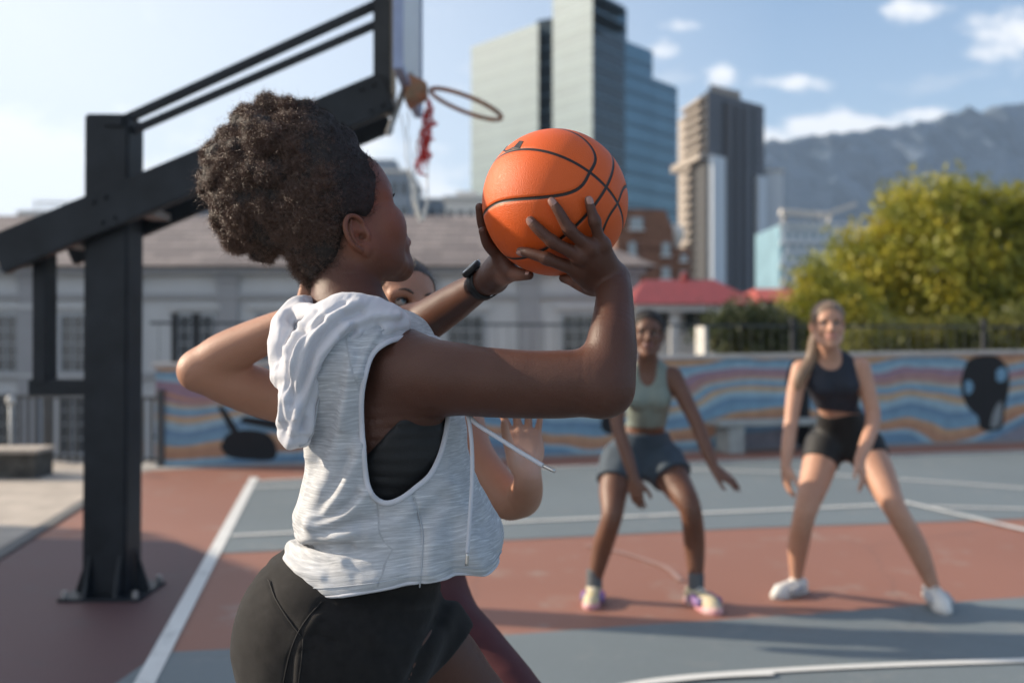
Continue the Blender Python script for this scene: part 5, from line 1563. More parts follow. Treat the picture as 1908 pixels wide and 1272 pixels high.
# the front leg's hem
sl_, (gx, gy, gz) = Fs.whole()
ph = px(824, 1229, 1.70); nh = unit((.63, .06, -.77))
d1 = (gx - ph[0]) * nh[0] + (gy - ph[1]) * nh[1] + (gz - ph[2]) * nh[2]
sidep = (gx - px(735, 1200, 1.68)[0]) * .9 + (gy - 1.68) * .43
Fs.put(sl_, np.maximum(-d1, -sidep) * 1.0, 0, 'cut')
Fs.plane(px(560, 1345, 1.6), (-.05, 0, -1))
def shorts_post(V, Q):
    N = normals(V, Q); u = 954 + V[:, 0] / V[:, 1] * FPX; v = 636 - (V[:, 2] - EYE) / V[:, 1] * FPX
    d = vnoise(V * np.array([1, 1, .6]), 16, 7) * .0028 + vnoise(V, 40, 8) * .0009
    d += folds(u, v, [([(835, 1108), (812, 1165), (790, 1225), (770, 1270)], -.010, 9), ([(845, 1130), (830, 1180), (800, 1230)], .004, 10), ([(600, 1125), (575, 1155), (548, 1215), (540, 1272)], -.004, 5), ([(585, 1150), (560, 1190), (556, 1272)], .005, 9),
        ([(572, 1190), (590, 1182), (622, 1196)], -.003, 5), ([(560, 1215), (590, 1210)], -.003, 4), ([(640, 1120), (700, 1135), (770, 1128)], .004, 10), ([(500, 1075), (515, 1120), (560, 1180)], -.0025, 3.5), ([(700, 1190), (760, 1175), (820, 1150)], .004, 12), ([(690, 1225), (750, 1215)], -.003, 8)])
    return V + N * d[:, None]
def folds(u, v, lst):
    """height of folds given as lines in the photo: (points, height, half width in pixels)"""
    d = np.zeros(len(u))
    for pts, amp, wd in lst:
        P = resample(pts, 24); best = np.full(len(u), 1e9)
        for a, b in zip(P[:-1], P[1:]):
            t = b - a; q = np.clip(((u - a[0]) * t[0] + (v - a[1]) * t[1]) / (t @ t), 0, 1)
            best = np.minimum(best, (u - a[0] - q * t[0]) ** 2 + (v - a[1] - q * t[1]) ** 2)
        d += amp * np.exp(-best / (2 * wd * wd))
    return d
M['shorts'] = mat('brushed_black_fleece', (.0155, .0140, .0135), .9, var=.25, vscale=60, bump=.0008, bscale=900, sheen=.07, spec=.2)
sho, sV_, sQ_ = sdf_obj('shorts', Fs, M['shorts'], shooter, shorts_post)
M['seam'] = mat('dark_seam', (.010, .009, .009), .8)
def surf_pts(pts, y0, Vs, lift=.001, n=30):
    """photo line laid on the near side of a mesh"""
    P = resample(pts, n); u = 954 + Vs[:, 0] / Vs[:, 1] * FPX; v = 636 - (Vs[:, 2] - EYE) / Vs[:, 1] * FPX
    out = []
    for a in P:
        r2 = (u - a[0]) ** 2 + (v - a[1]) ** 2; w = np.where((r2 < 64))[0]
        if not len(w): w = np.argsort(r2)[:8]
        dn = Vs[w, 1].min(); w = w[Vs[w, 1] < dn + .012]
        out.append(px(a[0], a[1], Vs[w, 1].mean() - lift))
    D = np.array(out); k = np.ones(5) / 5
    D[:, 1] = np.convolve(np.pad(D[:, 1], 2, 'edge'), k, 'valid')
    return D
for pts in ([(500, 1078), (512, 1112), (535, 1150), (562, 1186)], [(600, 1120), (572, 1152), (552, 1185), (538, 1225), (528, 1272)], [(565, 1190), (562, 1230), (556, 1275)]):
    MB().tube(surf_pts(pts, 0, sV_, .0005), .0012, 6).build('stitched_seam', M['seam'], sho, True)

# ---- sports bra ----------------------------------------------------------------------
Fr = Field((-.42, 1.42, .98), (.02, 1.95, 1.40), .0045)
body_prims(Fr, .006, ('torso',))
Fr.plane(px(722, 802, 1.55), (-.74, -.1, .66), .01); Fr.plane(px(700, 985, 1.6), (0, 0, -1), .004); Fr.plane(px(760, 700, 1.6), (0, 0, 1), .004)
M['bra'] = mat('black_stretch_fabric', (.010, .010, .011), .6, var=.2, vscale=30, bump=.0004, bscale=500)
sdf_obj('sports_bra', Fr, M['bra'], shooter)

# ---- loose sleeveless top ---------------------------------------------------------------
def knit_mat(name, slub, base=(.63, .64, .66), low=(.46, .47, .49)):
    m = bpy.data.materials.new(name); m.use_nodes = True
    n, l = nodes(m); b = n['Principled BSDF']; b.inputs['Roughness'].default_value = .82; b.inputs['Specular IOR Level'].default_value = .2
    b.inputs['Sheen Weight'].default_value = .12
    a1 = n.new('ShaderNodeAttribute'); a1.attribute_name = 'su'; a2 = n.new('ShaderNodeAttribute'); a2.attribute_name = 'sv'
    cb = n.new('ShaderNodeCombineXYZ'); l.new(a1.outputs['Fac'], cb.inputs['X']); l.new(a2.outputs['Fac'], cb.inputs['Y'])
    mp = n.new('ShaderNodeMapping'); mp.inputs['Scale'].default_value = (22, 330, 1); l.new(cb.outputs['Vector'], mp.inputs['Vector'])
    ns = n.new('ShaderNodeTexNoise'); ns.inputs['Scale'].default_value = 1; ns.inputs['Detail'].default_value = 5; ns.inputs['Roughness'].default_value = .62; ns.inputs['Distortion'].default_value = .35
    l.new(mp.outputs['Vector'], ns.inputs['Vector'])
    cr = n.new('ShaderNodeValToRGB'); e = cr.color_ramp.elements
    e[0].position = .40; e[0].color = (*low, 1) if slub else (*base, 1); e[1].position = .60; e[1].color = (*base, 1)
    if slub: q = e.new(.66); q.color = (.78, .79, .80, 1)
    l.new(ns.outputs['Fac'], cr.inputs['Fac']); l.new(cr.outputs['Color'], b.inputs['Base Color'])
    mp2 = n.new('ShaderNodeMapping'); mp2.inputs['Scale'].default_value = (700, 900, 1); l.new(cb.outputs['Vector'], mp2.inputs['Vector'])
    wv = n.new('ShaderNodeTexNoise'); wv.inputs['Scale'].default_value = 1; wv.inputs['Detail'].default_value = 2; l.new(mp2.outputs['Vector'], wv.inputs['Vector'])
    ad = n.new('ShaderNodeMath'); ad.operation = 'MULTIPLY_ADD'; l.new(ns.outputs['Fac'], ad.inputs[0]); ad.inputs[1].default_value = 1.6 if slub else .3; l.new(wv.outputs['Fac'], ad.inputs[2])
    bp = n.new('ShaderNodeBump'); bp.inputs['Strength'].default_value = .8; bp.inputs['Distance'].default_value = .0009; l.new(ad.outputs[0], bp.inputs['Height']); l.new(bp.outputs['Normal'], b.inputs['Normal'])
    tr = n.new('ShaderNodeBsdfTranslucent'); l.new(cr.outputs['Color'], tr.inputs['Color'])
    ms = n.new('ShaderNodeMixShader'); ms.inputs['Fac'].default_value = .14
    l.new(b.outputs['BSDF'], ms.inputs[1]); l.new(tr.outputs['BSDF'], ms.inputs[2]); l.new(ms.outputs['Shader'], n['Material Output'].inputs['Surface'])
    return m
M['knit'] = knit_mat('white_slub_knit', True)
M['jersey'] = knit_mat('white_jersey', False, (.66, .66, .70))
#          v    uL   uR   near far   d
ROWS = [(568, 605, 716, .070, .060, 1.700), (584, 580, 772, .135, .085, 1.700), (600, 566, 794, .166, .105, 1.697), (618, 556, 802, .180, .130, 1.693), (640, 550, 812, .186, .150, 1.690), (670, 552, 824, .184, .158, 1.684), (705, 560, 838, .176, .158, 1.680), (760, 570, 858, .164, .155, 1.676), (800, 574, 868, .154, .155, 1.674), (840, 576, 868, .154, .152, 1.672),
        (880, 571, 878, .154, .150, 1.670), (915, 565, 890, .154, .150, 1.668), (940, 558, 903, .156, .150, 1.668), (958, 553, 912, .158, .150, 1.668), (973, 560, 920, .160, .150, 1.668), (985, 582, 927, .161, .150, 1.668), (996, 565, 933, .163, .150, 1.668),
        (1008, 546, 938, .165, .150, 1.668), (1022, 541, 940, .167, .150, 1.668), (1036, 530, 938, .168, .150, 1.668), (1046, 526, 934, .168, .150, 1.668), (1054, 530, 928, .166, .149, 1.668)]
RW = np.array(ROWS, float)
vv = np.concatenate([np.linspace(568, 950, 150), np.linspace(950, 1054, 90)[1:]])
cols = [np.interp(vv, RW[:, 0], RW[:, i]) for i in range(1, 6)]
ker = np.exp(-np.linspace(-2, 2, 9) ** 2); ker /= ker.sum()
cols = [np.convolve(np.pad(c, 4, 'edge'), ker, 'valid') for c in cols]
NT = 420
th = np.linspace(0, 2 * math.pi, NT, endpoint=False)          # 0 = side nearest the lens, +90 deg = her front
TH, VVg = np.meshgrid(th, vv)
uL, uR, yn, yf, dc = [np.repeat(c[:, None], NT, 1) for c in cols]
xc = ((uL + uR) / 2 - 954) / FPX * dc; ax = (uR - uL) / 2 / FPX * dc
cs, sn = np.cos(TH), np.sin(TH)
e_ = .92
X = xc + ax * np.sign(sn) * np.abs(sn) ** e_; Y = dc - np.where(cs > 0, yn, yf) * np.sign(cs) * np.abs(cs) ** e_
tlt = np.clip((VVg - 880) / 170, 0, 1)
Z = EYE - (VVg - 636) / FPX * dc + tlt * (.018 * sn - .004 * cs) + tlt * .006 * np.sin(TH * 3 + .5)
V = np.stack([X, Y, Z], -1).reshape(-1, 3)
nr = len(vv)
I = np.arange(nr * NT).reshape(nr, NT)
Q = np.stack([I[:-1], np.roll(I[:-1], -1, 1), np.roll(I[1:], -1, 1), I[1:]], -1).reshape(-1, 4)[:, ::-1]
N = normals(V, Q)
if (N[:, 0] * (V[:, 0] - xc.ravel())).mean() < 0: N = -N; Q = Q[:, ::-1]
pu = lambda V: (954 + V[:, 0] / V[:, 1] * FPX, 636 - (V[:, 2] - EYE) / V[:, 1] * FPX)
u, v = pu(V)
nearw = np.clip(cs.ravel() * 2.5 + .6, 0, 1)
FOLD = [([(662, 700), (650, 760), (630, 830), (603, 915), (582, 958)], .013, 16), ([(640, 720), (622, 800), (600, 880)], -.006, 11), ([(676, 830), (655, 882), (624, 937), (592, 975)], .013, 12), ([(655, 850), (632, 905), (605, 950)], -.009, 7),
        ([(686, 917), (655, 952), (622, 974), (592, 986)], .012, 10), ([(668, 920), (640, 950), (600, 972)], -.008, 6), ([(656, 990), (609, 1003), (552, 1008)], .010, 10), ([(700, 960), (650, 978), (600, 990)], -.008, 8), ([(640, 1046), (590, 1030), (545, 1022)], .009, 7), ([(650, 1018), (600, 1015), (560, 1016)], -.010, 6),
        ([(600, 1075), (560, 1062), (536, 1040)], .006, 7), ([(720, 985), (680, 1025), (610, 1050)], -.004, 12), ([(766, 915), (788, 990), (783, 1105)], -.0035, 3), ([(846, 915), (808, 990), (798, 1060)], .006, 12), ([(820, 930), (775, 1000), (760, 1080)], -.005, 14), ([(868, 960), (872, 1010), (900, 1075)], .008, 12), ([(850, 980), (850, 1060)], -.006, 12), ([(905, 975), (930, 1030)], -.006, 10),
        ([(690, 1000), (760, 960), (830, 900)], .005, 10), ([(700, 940), (740, 962), (790, 955)], -.004, 9), ([(600, 700), (590, 780), (585, 850)], .008, 8), ([(680, 1085), (740, 1072), (830, 1080)], .004, 10), ([(655, 660), (648, 720), (640, 790)], .006, 6), ([(700, 625), (680, 660), (668, 700)], .004, 6), ([(722, 618), (700, 645), (684, 690)], -.003, 4)]
d = folds(u, v, FOLD) * nearw
A_ = np.stack([V[:, 0] + V[:, 2] * .35, V[:, 1], (V[:, 2] - V[:, 0] * .35) * .35], 1)
B_ = np.stack([V[:, 0] * .35, V[:, 1] * .35, V[:, 2] + V[:, 0] * .25], 1)
low_ = np.clip((VVg.ravel() - 930) / 60, 0, 1)
d += (1 - 2 * np.abs(vnoise(A_, 22, 43))) * .0034 * (1 - .6 * low_) + (1 - 2 * np.abs(vnoise(B_, 30, 44))) * .0026 * low_ * np.clip((760 - u) / 120, .25, 1)
d += vnoise(V * np.array([1, 1, .45]), 22, 9) * .0028 + vnoise(V * np.array([1, 1, .7]), 60, 10) * .0011
d += (1 - nearw) * .008 * np.sin(TH.ravel() * 7) * np.clip((VVg.ravel() - 640) / 300, 0, 1)
V = V + N * d[:, None]
V = smooth_v(V, Q, 2, .4)
u, v = pu(V)
su, sv = (TH * .165).ravel(), (VVg / 1100.0).ravel()
HOLE = [(778, 627), (745, 630), (715, 641), (693, 662), (680, 700), (673, 750), (676, 820), (681, 880), (688, 912), (702, 930), (722, 937), (748, 928), (775, 908), (800, 886), (817, 855), (829, 815), (836, 770), (842, 720), (838, 670), (815, 632)]
HOLE_S = resample(HOLE + [HOLE[0]], 160)[:-1]
def inside(u, v, poly):
    r = np.zeros(len(u), bool); n = len(poly); j = n - 1
    for i in range(n):
        xi, yi = poly[i]; xj, yj = poly[j]
        c = ((yi > v) != (yj > v)) & (u < (xj - xi) * (v - yi) / (yj - yi + 1e-12) + xi)
        r ^= c; j = i
    return r
hole_r = inside(u, v, HOLE_S) & (cs.ravel() > 0)
# the far armhole, the same shape on her left
VR = VVg.ravel(); TR = np.degrees(TH.ravel())
hole_l = (np.abs(TR - 168) < 30 * np.sqrt(np.clip(1 - ((VR - 770) / 145) ** 2, 0, 1)))
fh = (hole_r[Q].sum(1) >= 2) | (hole_l[Q].sum(1) >= 2)
Qk = Q[~fh]
me = arr_mesh('hooded_top', V, Qk); attr(me, 'su', su); attr(me, 'sv', sv)
top_o = link('hooded_top', me, M['knit'], shooter, True)
so = top_o.modifiers.new('thickness', 'SOLIDIFY'); so.thickness = .0016; so.offset = -1
# bindings
def near_surface(poly, V, u, v, nearmask, lift=.0):
    out = []
    Vn, un, vn = V[nearmask], u[nearmask], v[nearmask]
    for a in poly:
        r2 = (un - a[0]) ** 2 + (vn - a[1]) ** 2; w = np.argsort(r2)[:6]; dd = Vn[w, 1].mean() - lift
        out.append(px(a[0], a[1], dd))
    D = np.array(out); k = np.ones(5) / 5
    for j in range(1, 2): D[:, j] = np.convolve(np.pad(D[:, j], 2, 'wrap'), k, 'valid')
    return D
HB_ = near_surface(HOLE_S, V, u, v, (cs.ravel() > .1), .0005)
def attr_zero(o, V=None):
    me = o.data; n = len(me.vertices); co = np.zeros(n * 3, np.float32); me.vertices.foreach_get('co', co); co = co.reshape(-1, 3)
    attr(me, 'su', co[:, 0] + co[:, 1] * .7); attr(me, 'sv', co[:, 2])
def ribbon_tube(P, w, t, name, m, parent, closed=True):
    """flat binding with rounded edges following a closed line; w across the photo plane, t towards the lens"""
    P = np.asarray(P); n = len(P); T = np.roll(P, -1, 0) - np.roll(P, 1, 0)
    if not closed: T = np.gradient(P, axis=0)
    T /= np.linalg.norm(T, axis=1)[:, None]; nrm = np.array([0, -1.0, 0]); S = np.cross(T, nrm); S /= np.linalg.norm(S, axis=1)[:, None]
    Nn = np.cross(S, T); rings = []
    for a in np.linspace(0, 2 * math.pi, 10, endpoint=False):
        rings.append(P + S * (math.cos(a) * w / 2) + Nn * (math.sin(a) * t / 2))
    V = np.stack(rings, 1).reshape(-1, 3); I = np.arange(n * 10).reshape(n, 10)
    J = np.roll(I, -1, 0) if closed else I[1:]
    I2 = I if closed else I[:-1]
    Q = np.stack([I2, np.roll(I2, -1, 1), np.roll(J, -1, 1), J], -1).reshape(-1, 4)
    me = arr_mesh(name, V, Q); o = link(name, me, m, parent, True); attr_zero(o); return o
ribbon_tube(HB_, .0085, .0045, 'armhole_binding', M['jersey'], top_o)
HB2 = near_surface([tuple(np.array(p) + .0) for p in resample([(p[0] + (p[0] - 755) * .055, p[1] + (p[1] - 790) * .045) for p in HOLE] , 120)][:78], V, u, v, (cs.ravel() > .1), .0012)
hem = V.reshape(nr, NT, 3)[-1] + np.array([0, 0, .003])
b = MB(); b.tube(hem, .0026, 8, closed=True); o = b.build('hem', M['jersey'], top_o, True); attr_zero(o)
hs = V.reshape(nr, NT, 3)[-16] * 1.0; c0_ = hs.mean(0); hs = hs + unit_rows((hs - c0_) * np.array([1, 1, 0])) * .0006
b = MB(); b.tube(hs, .0008, 6, closed=True); o = b.build('hem_stitching', mat('grey_thread', (.42, .44, .47), .8), top_o, True)
ss = near_surface(resample([(768, 915), (780, 955), (788, 1000), (785, 1060), (781, 1106)], 30), V, u, v, (cs.ravel() > .1), .0008)
MB().tube(ss[2:-2], .0011, 6).build('side_seam', bpy.data.materials['grey_thread'], top_o, True)

# ---- hood lying on the back ---------------------------------------------------------------
Fd = Field((-.47, 1.43, 1.18), (-.12, 1.92, 1.53), .0026)
HC = [px(756, 606, 1.633), px(735, 588, 1.574), px(690, 572, 1.544), px(645, 572, 1.537), px(603, 588, 1.557), px(560, 582, 1.628), px(548, 572, 1.700), px(572, 566, 1.770), px(640, 574, 1.830), px(720, 590, 1.800), px(756, 604, 1.720), px(758, 606, 1.648)]
Fd.chain(HC, [.013, .015, .018, .020, .018, .016, .014, .014, .015, .015, .013, .013], 0, 60)
Fd.chain([px(700, 600, 1.547), px(650, 602, 1.540), px(610, 625, 1.538), px(580, 670, 1.538), px(560, 730, 1.540), px(552, 780, 1.540), px(548, 806, 1.542)], [.024, .036, .046, .043, .034, .029, .024], .02, 30)
Fd.chain([px(590, 565, 1.700), px(556, 566, 1.648), px(530, 596, 1.618), px(524, 640, 1.572), px(532, 700, 1.557)], [.010, .014, .017, .020, .022], .014, 20)
Fd.chain([px(748, 604, 1.572), px(715, 606, 1.544), px(672, 630, 1.527)], [.014, .018, .018], .02, 12)
HFOLD = [([(668, 566), (615, 588), (574, 624), (550, 677), (541, 740)], .010, 7), ([(598, 596), (558, 622), (536, 654), (533, 690), (542, 735)], -.013, 6), ([(645, 606), (598, 656), (574, 709), (557, 764), (541, 825)], .011, 7), ([(672, 580), (621, 604), (586, 646), (572, 692), (552, 745)], -.012, 6),
         ([(668, 622), (622, 669), (597, 717), (581, 775), (572, 830)], .010, 7), ([(660, 613), (609, 671), (585, 722), (565, 795)], -.012, 5), ([(712, 612), (650, 648), (610, 692), (592, 740), (582, 812)], -.007, 4), ([(740, 588), (690, 590), (640, 614)], .006, 6), ([(748, 598), (700, 602), (655, 622)], -.006, 5), ([(520, 600), (528, 650), (520, 700)], .007, 6), ([(540, 590), (552, 620), (540, 660)], -.008, 5), ([(516, 800), (540, 812), (570, 812)], -.005, 5), ([(530, 585), (545, 575), (575, 572)], .004, 5), ([(530, 740), (524, 775), (520, 800)], .006, 6)]
_L = resample([(532, 588), (516, 640), (522, 700), (516, 770), (520, 812)], 12); _R = resample([(742, 602), (668, 632), (618, 690), (596, 750), (582, 818)], 12)
_M = resample([(640, 566), (575, 615), (548, 690), (540, 760), (546, 826)], 12)
gp_l = np.random.default_rng(77)
for k_ in range(9):
    f_k = (k_ + .5) / 9 + gp_l.uniform(-.03, .03)
    ln = (_L * (1 - 2 * f_k) + _M * 2 * f_k) if f_k < .5 else (_M * (2 - 2 * f_k) + _R * (2 * f_k - 1))
    i0, i1 = gp_l.integers(0, 4), gp_l.integers(8, 12)
    HFOLD.append(([tuple(q) for q in ln[i0:i1 + 1:2]], (.0075 if k_ % 2 else -.0085) * gp_l.uniform(.6, 1.1), gp_l.uniform(3.2, 5.0)))
def ridged(P, f, seed): return 1 - 2 * np.abs(vnoise(P, f, seed))
def hood_post(V, Q):
    N = normals(V, Q); u, v = pu(V); w = np.clip(-N[:, 1] * 2 + .5, 0, 1)
    A_ = np.stack([V[:, 0] * 1.0 + V[:, 2] * -.55, V[:, 1], (V[:, 2] + V[:, 0] * .55) * .28], 1)
    d_ = folds(u, v, HFOLD) * w * .82 + vnoise(V, 30, 12) * .0012 + ridged(A_ * np.array([1, .5, .4]), 60, 41) * .0009 + ridged(A_ * np.array([1, .5, .6]), 95, 42) * .0008
    V = V + N * d_[:, None]
    return smooth_v(V, Q, 1, .4)
hood, hdV, hdQ = sdf_obj('hood', Fd, M['jersey'], top_o, hood_post, {'su': lambda V: V[:, 0] + V[:, 1] * .7, 'sv': lambda V: V[:, 2]})
hb_ = surf_pts([(716, 614), (655, 649), (615, 692), (595, 742), (584, 800), (574, 822), (558, 832)], 0, hdV, .0008, 50)
MB().tube(hb_, .0011, 6).build('hood_stitching', bpy.data.materials['grey_thread'], hood, True)
# drawstrings
M['cord'] = knit_mat('white_cord', False, (.62, .63, .68)); M['metal'] = mat('bright_metal', (.6, .58, .55), .28, metal=1.0)
def cordp(pts, r, n=50): return resample([px(*p) for p in pts], n)
for pts, tip in (([(866, 760, 1.55), (874, 785, 1.535), (879, 830, 1.525), (880, 885, 1.52), (877, 940, 1.515), (873, 1000, 1.51), (871, 1030, 1.508)], [(871, 1030, 1.508), (869.5, 1053, 1.507)]),
                 ([(872, 770, 1.55), (886, 788, 1.53), (920, 810, 1.505), (960, 836, 1.485), (1000, 860, 1.47), (1012, 867, 1.466)], [(1012, 867, 1.466), (1034, 878, 1.458)])):
    P = cordp(pts, 0); o = MB().tube(P, .0034, 8).build('drawstring', M['cord'], top_o, True); attr_zero(o)
    MB().tube(cordp(tip, 0, 6), .0028, 8).build('aglet', M['metal'], o, True)

# ---- watch -------------------------------------------------------------------------------
wa, wb = px(889, 534.5, 1.797), px(915, 519.5, 1.752)
ax_ = unit(wb - wa); wc = (wa + wb) / 2
out_ = unit(np.array([-.50, -.42, .75])); out_ = unit(out_ - ax_ * (out_ @ ax_)); sd_ = np.cross(ax_, out_)
V = []; n_ = 48
for k in range(n_):
    a = 2 * math.pi * k / n_; dr = math.cos(a) * out_ + math.sin(a) * sd_
    for (t_, r_) in ((-.0105, .0282), (-.0105, .0302), (.0105, .0296), (.0105, .0276)):
        V.append(wc + ax_ * t_ + dr * r_)
I = np.arange(n_ * 4).reshape(n_, 4); J = np.roll(I, -1, 0)
Q = np.concatenate([np.stack([I[:, j], I[:, (j + 1) % 4], J[:, (j + 1) % 4], J[:, j]], 1) for j in range(4)])
M['rubber'] = mat('black_rubber', (.012, .012, .013), .55, var=.1)
M['watchglass'] = mat('watch_glass', (.02, .022, .025), .08, spec=.9)
watch = link('wristwatch', arr_mesh('wristwatch', V, Q), M['rubber'], shooter, True)
cp = wc + out_ * .0345
MB().tube([wc + out_ * .029, wc + out_ * .031, wc + out_ * .0365, wc + out_ * .0385], [.0185, .0195, .0195, .0182], 32).build('case', M['rubber'], watch, True)
MB().tube([wc + out_ * .0386, wc + out_ * .0392], [.0165, .0160], 32).build('dial', M['watchglass'], watch, True)
MB().tube([wc + out_ * .034 - sd_ * .019, wc + out_ * .034 - sd_ * .0235], [.0032, .0032], 10).build('crown', M['metal'], watch, True)

# ================================================================== THE OTHER PLAYERS
def hair_cap(F, Hd, infl, front=.048, slope=(.83, -.56), low=True):
    F.ell(Hd.p(-.008, 0, .045), np.array((.096, .075, .082)) * Hd.sc * 1.01, Hd.fr, 0, infl=infl)
    F.ell(Hd.p(.045, 0, .045), np.array((.052, .060, .058)) * Hd.sc, Hd.fr, .02, infl=infl * .8)
    F.chain([Hd.p(-.040, 0, .0), Hd.p(-.050, 0, -.035)], np.array([.066, .052]) * Hd.sc, .02, 6)
    F.plane(Hd.p(front, 0, .035), Hd.f * slope[0] + Hd.u * slope[1], .01)
    F.ell(Hd.p(.060, 0, -.060), np.array((.080, .13, .085)) * Hd.sc, Hd.fr, .01, 'cut')
    for sg in (-1, 1): F.ell(Hd.p(-.004, sg * .075, -.010), np.array((.022, .03, .034)) * Hd.sc, Hd.fr, .006, 'cut')
def wavy_hair(name, V, Q, Hd, m, parent, count, L, seed, dirf):
    """fine hairs combed along a direction field over a grown surface"""
    N = normals(V, Q); fa_ = np.linalg.norm(np.cross(V[Q[:, 1]] - V[Q[:, 0]], V[Q[:, 3]] - V[Q[:, 0]]), axis=1)
    g = np.random.default_rng(seed); f = g.choice(len(Q), count, p=fa_ / fa_.sum()); p = V[Q[f]].mean(1) + g.normal(size=(count, 3)) * .002; n_ = unit_rows(N[Q[f]].mean(1))
    t = dirf(p); t = unit_rows(t - n_ * np.einsum('ij,ij->i', t, n_)[:, None] + n_ * .015)
    sV, sQ = strands(p, t, L, .0006, .0006, 1.0, 6, seed + 1, 0, .05)
    return link(name, arr_mesh(name, sV, sQ), m, parent)
lightskin = skin_mat('light_tan_skin', (.42, .215, .14), (.36, .18, .115), (.64, .38, .29), (.42, .15, .13), .46, .16)
fairskin = skin_mat('fair_skin', (.52, .29, .20), (.44, .235, .16), (.56, .32, .25), (.42, .16, .14), .46, .16)
brownskin = skin_mat('warm_brown_skin', (.155, .072, .045), (.12, .055, .036), (.30, .15, .105), (.15, .055, .055), .43, .14)
zero = lambda V: np.zeros(len(V))
def lip_fn(Hd):
    sp_ = [(Hd.p(.0965, y, z), .011 * Hd.sc) for y in (-.016, 0, .016) for z in (-.052, -.062)]
    return lambda V: near(V, sp_) * .75

# ---- the defender behind the shooter ------------------------------------------------
DD = 2.2
f_ = unit((.60, -.79, .10)); up_ = unit((.17, 0, 1))
Hd = Head((0, 0, 0), f_, up_, 1.0)
mid = px(769, 566, 2.17)
Hd = Head(mid - Hd.p(.0765, 0, .0125), f_, up_, 1.0)
sX = [1.0, .1, 0]
TD = [(px(745, 1200, 2.30), .165, .125, sX), (px(747, 1120, 2.30), .155, .115, sX), (px(750, 1020, 2.28), .125, .10, sX), (px(752, 900, 2.26), .135, .105, sX), (px(754, 800, 2.25), .150, .105, sX), (px(754, 735, 2.25), .145, .080, sX), (px(756, 700, 2.25), .085, .062, sX), (px(758, 672, 2.25), .055, .052, sX)]
Fp = Field((-1.0, 1.85, -.01), (.34, 2.72, 1.66), .0075, ((-.34, 1.92, 1.12), (.06, 2.30, 1.62)), .0035)
Fp.loft(TD, .02, 28)
Hd.build(Fp); Hd.ear(Fp, -1); Hd.ear(Fp, 1)
Fp.chain([px(757, 690, 2.25), Hd.p(-.022, 0, -.055), Hd.p(-.01, 0, 0)], [.056, .052, .055], .03, 8)
shr, shl = px(632, 752, 2.24), px(852, 765, 2.23)
elr, ell_ = px(372, 690, 2.13), px(950, 932, 2.10)
wrr, wrl = px(566, 590, 2.08), px(984, 888, 2.032)
Fp.chain([shr, px(520, 740, 2.19), px(430, 712, 2.15), elr], [.062, .055, .051, .040], .05, 20)
Fp.chain([elr, px(410, 665, 2.125), px(470, 635, 2.11), px(530, 606, 2.09), wrr], [.040, .047, .043, .034, .028], .02, 20)
Fp.ell(px(362, 690, 2.13), (.022, .026, .028), k=.03)
add_hand(Fp, wrr, (.55, -.1, .45), (.2, -1, .2), (0, 0, 1), .95, .25)
Fp.chain([shl, px(886, 850, 2.17), ell_], [.054, .043, .039], .045, 18)
Fp.chain([ell_, px(972, 930, 2.085), px(982, 915, 2.05), wrl], [.039, .038, .033, .028], .012, 14)
add_hand(Fp, px(984, 886, 2.03), unit((-.09, .30, .94)), (-.05, -.92, .32), (-1, 0, 0), .98, .05, .30, tcurl=.5, tside=.35)
kn1, kn2 = px(700, 1560, 2.2), px(1010, 1400, 2.10)
a1, a2 = np.array([-.28, 2.35, .09]), np.array([.10, 2.45, .09])
LGD = [([px(695, 1195, 2.28), px(690, 1380, 2.22), kn1, a1], [.095, .078, .056, .036]), ([px(800, 1165, 2.27), px(882, 1230, 2.20), kn2, a2], [.092, .080, .058, .036])]
for P_, r_ in LGD: Fp.chain(P_, r_, .05, 20)
for an in (a1, a2): Fp.chain([an - np.array([0, 0, .02]), an + np.array([.02, -.05, -.05]), an + np.array([.03, -.16, -.06])], [.036, .042, .028], .03, 8)
pw = [(px(975, 850, 2.01), .05)]
defender, _, _ = sdf_obj('person', Fp, lightskin, None, None, {'palm': lambda V: near(V, pw) * .9, 'lip': lip_fn(Hd), 'dark': zero})
tag(defender, 'defending woman half hidden behind the shooter, elbow out and open palm raised', 'person')
del Fp
blue_iris = mat('grey_blue_iris', (.16, .22, .24), .15)
for sg in (-1, 1):
    eye(defender, Hd, sg, blue_iris, .0122, (1, .12, .12)); lash(defender, Hd, sg, dark_hair, .0012); brow(defender, Hd, sg, hair_mat('brown_brow', (.05, .028, .018)), .0030)
brown_h = hair_mat('dark_brown_hair', (.045, .026, .017), .4)
Fh2 = Field(Hd.o - .17, Hd.o + .19, .0045)
hair_cap(Fh2, Hd, .006, .050, (.74, -.67))
Fh2.ell(Hd.p(-.10, 0, .06), (.035, .035, .035), k=.02)
o, V_, Q_ = sdf_obj('hair', Fh2, brown_h, defender)
wavy_hair('combed_strands', V_, Q_, Hd, brown_h, o, 12000, .014, 61, lambda p: Hd.p(-.10, 0, .06) - p)
Fl = Field((-.62, 1.95, .02), (.26, 2.60, 1.02), .0075)
Fl.loft(TD[:3], .02, 14, .006)
for P_, r_ in LGD: Fl.chain(P_, r_, .05, 20, infl=.005)
Fl.plane(px(745, 1060, 2.28), (0, 0, 1)); Fl.plane((0, 0, .16), (0, 0, -1))
M['maroon'] = mat('maroon_leggings', (.085, .020, .022), .65, var=.12, vscale=20, bump=.0005, bscale=400)
sdf_obj('leggings', Fl, M['maroon'], defender)
Ft = Field((-.60, 1.98, .92), (.14, 2.55, 1.42), .006)
Ft.loft([(px(738, 1010, 2.29), .205, .15, sX), (px(740, 930, 2.28), .195, .145, sX), (px(750, 840, 2.26), .170, .135, sX), (px(754, 770, 2.25), .155, .110, sX), (px(756, 715, 2.25), .115, .075, sX)], .02, 24)
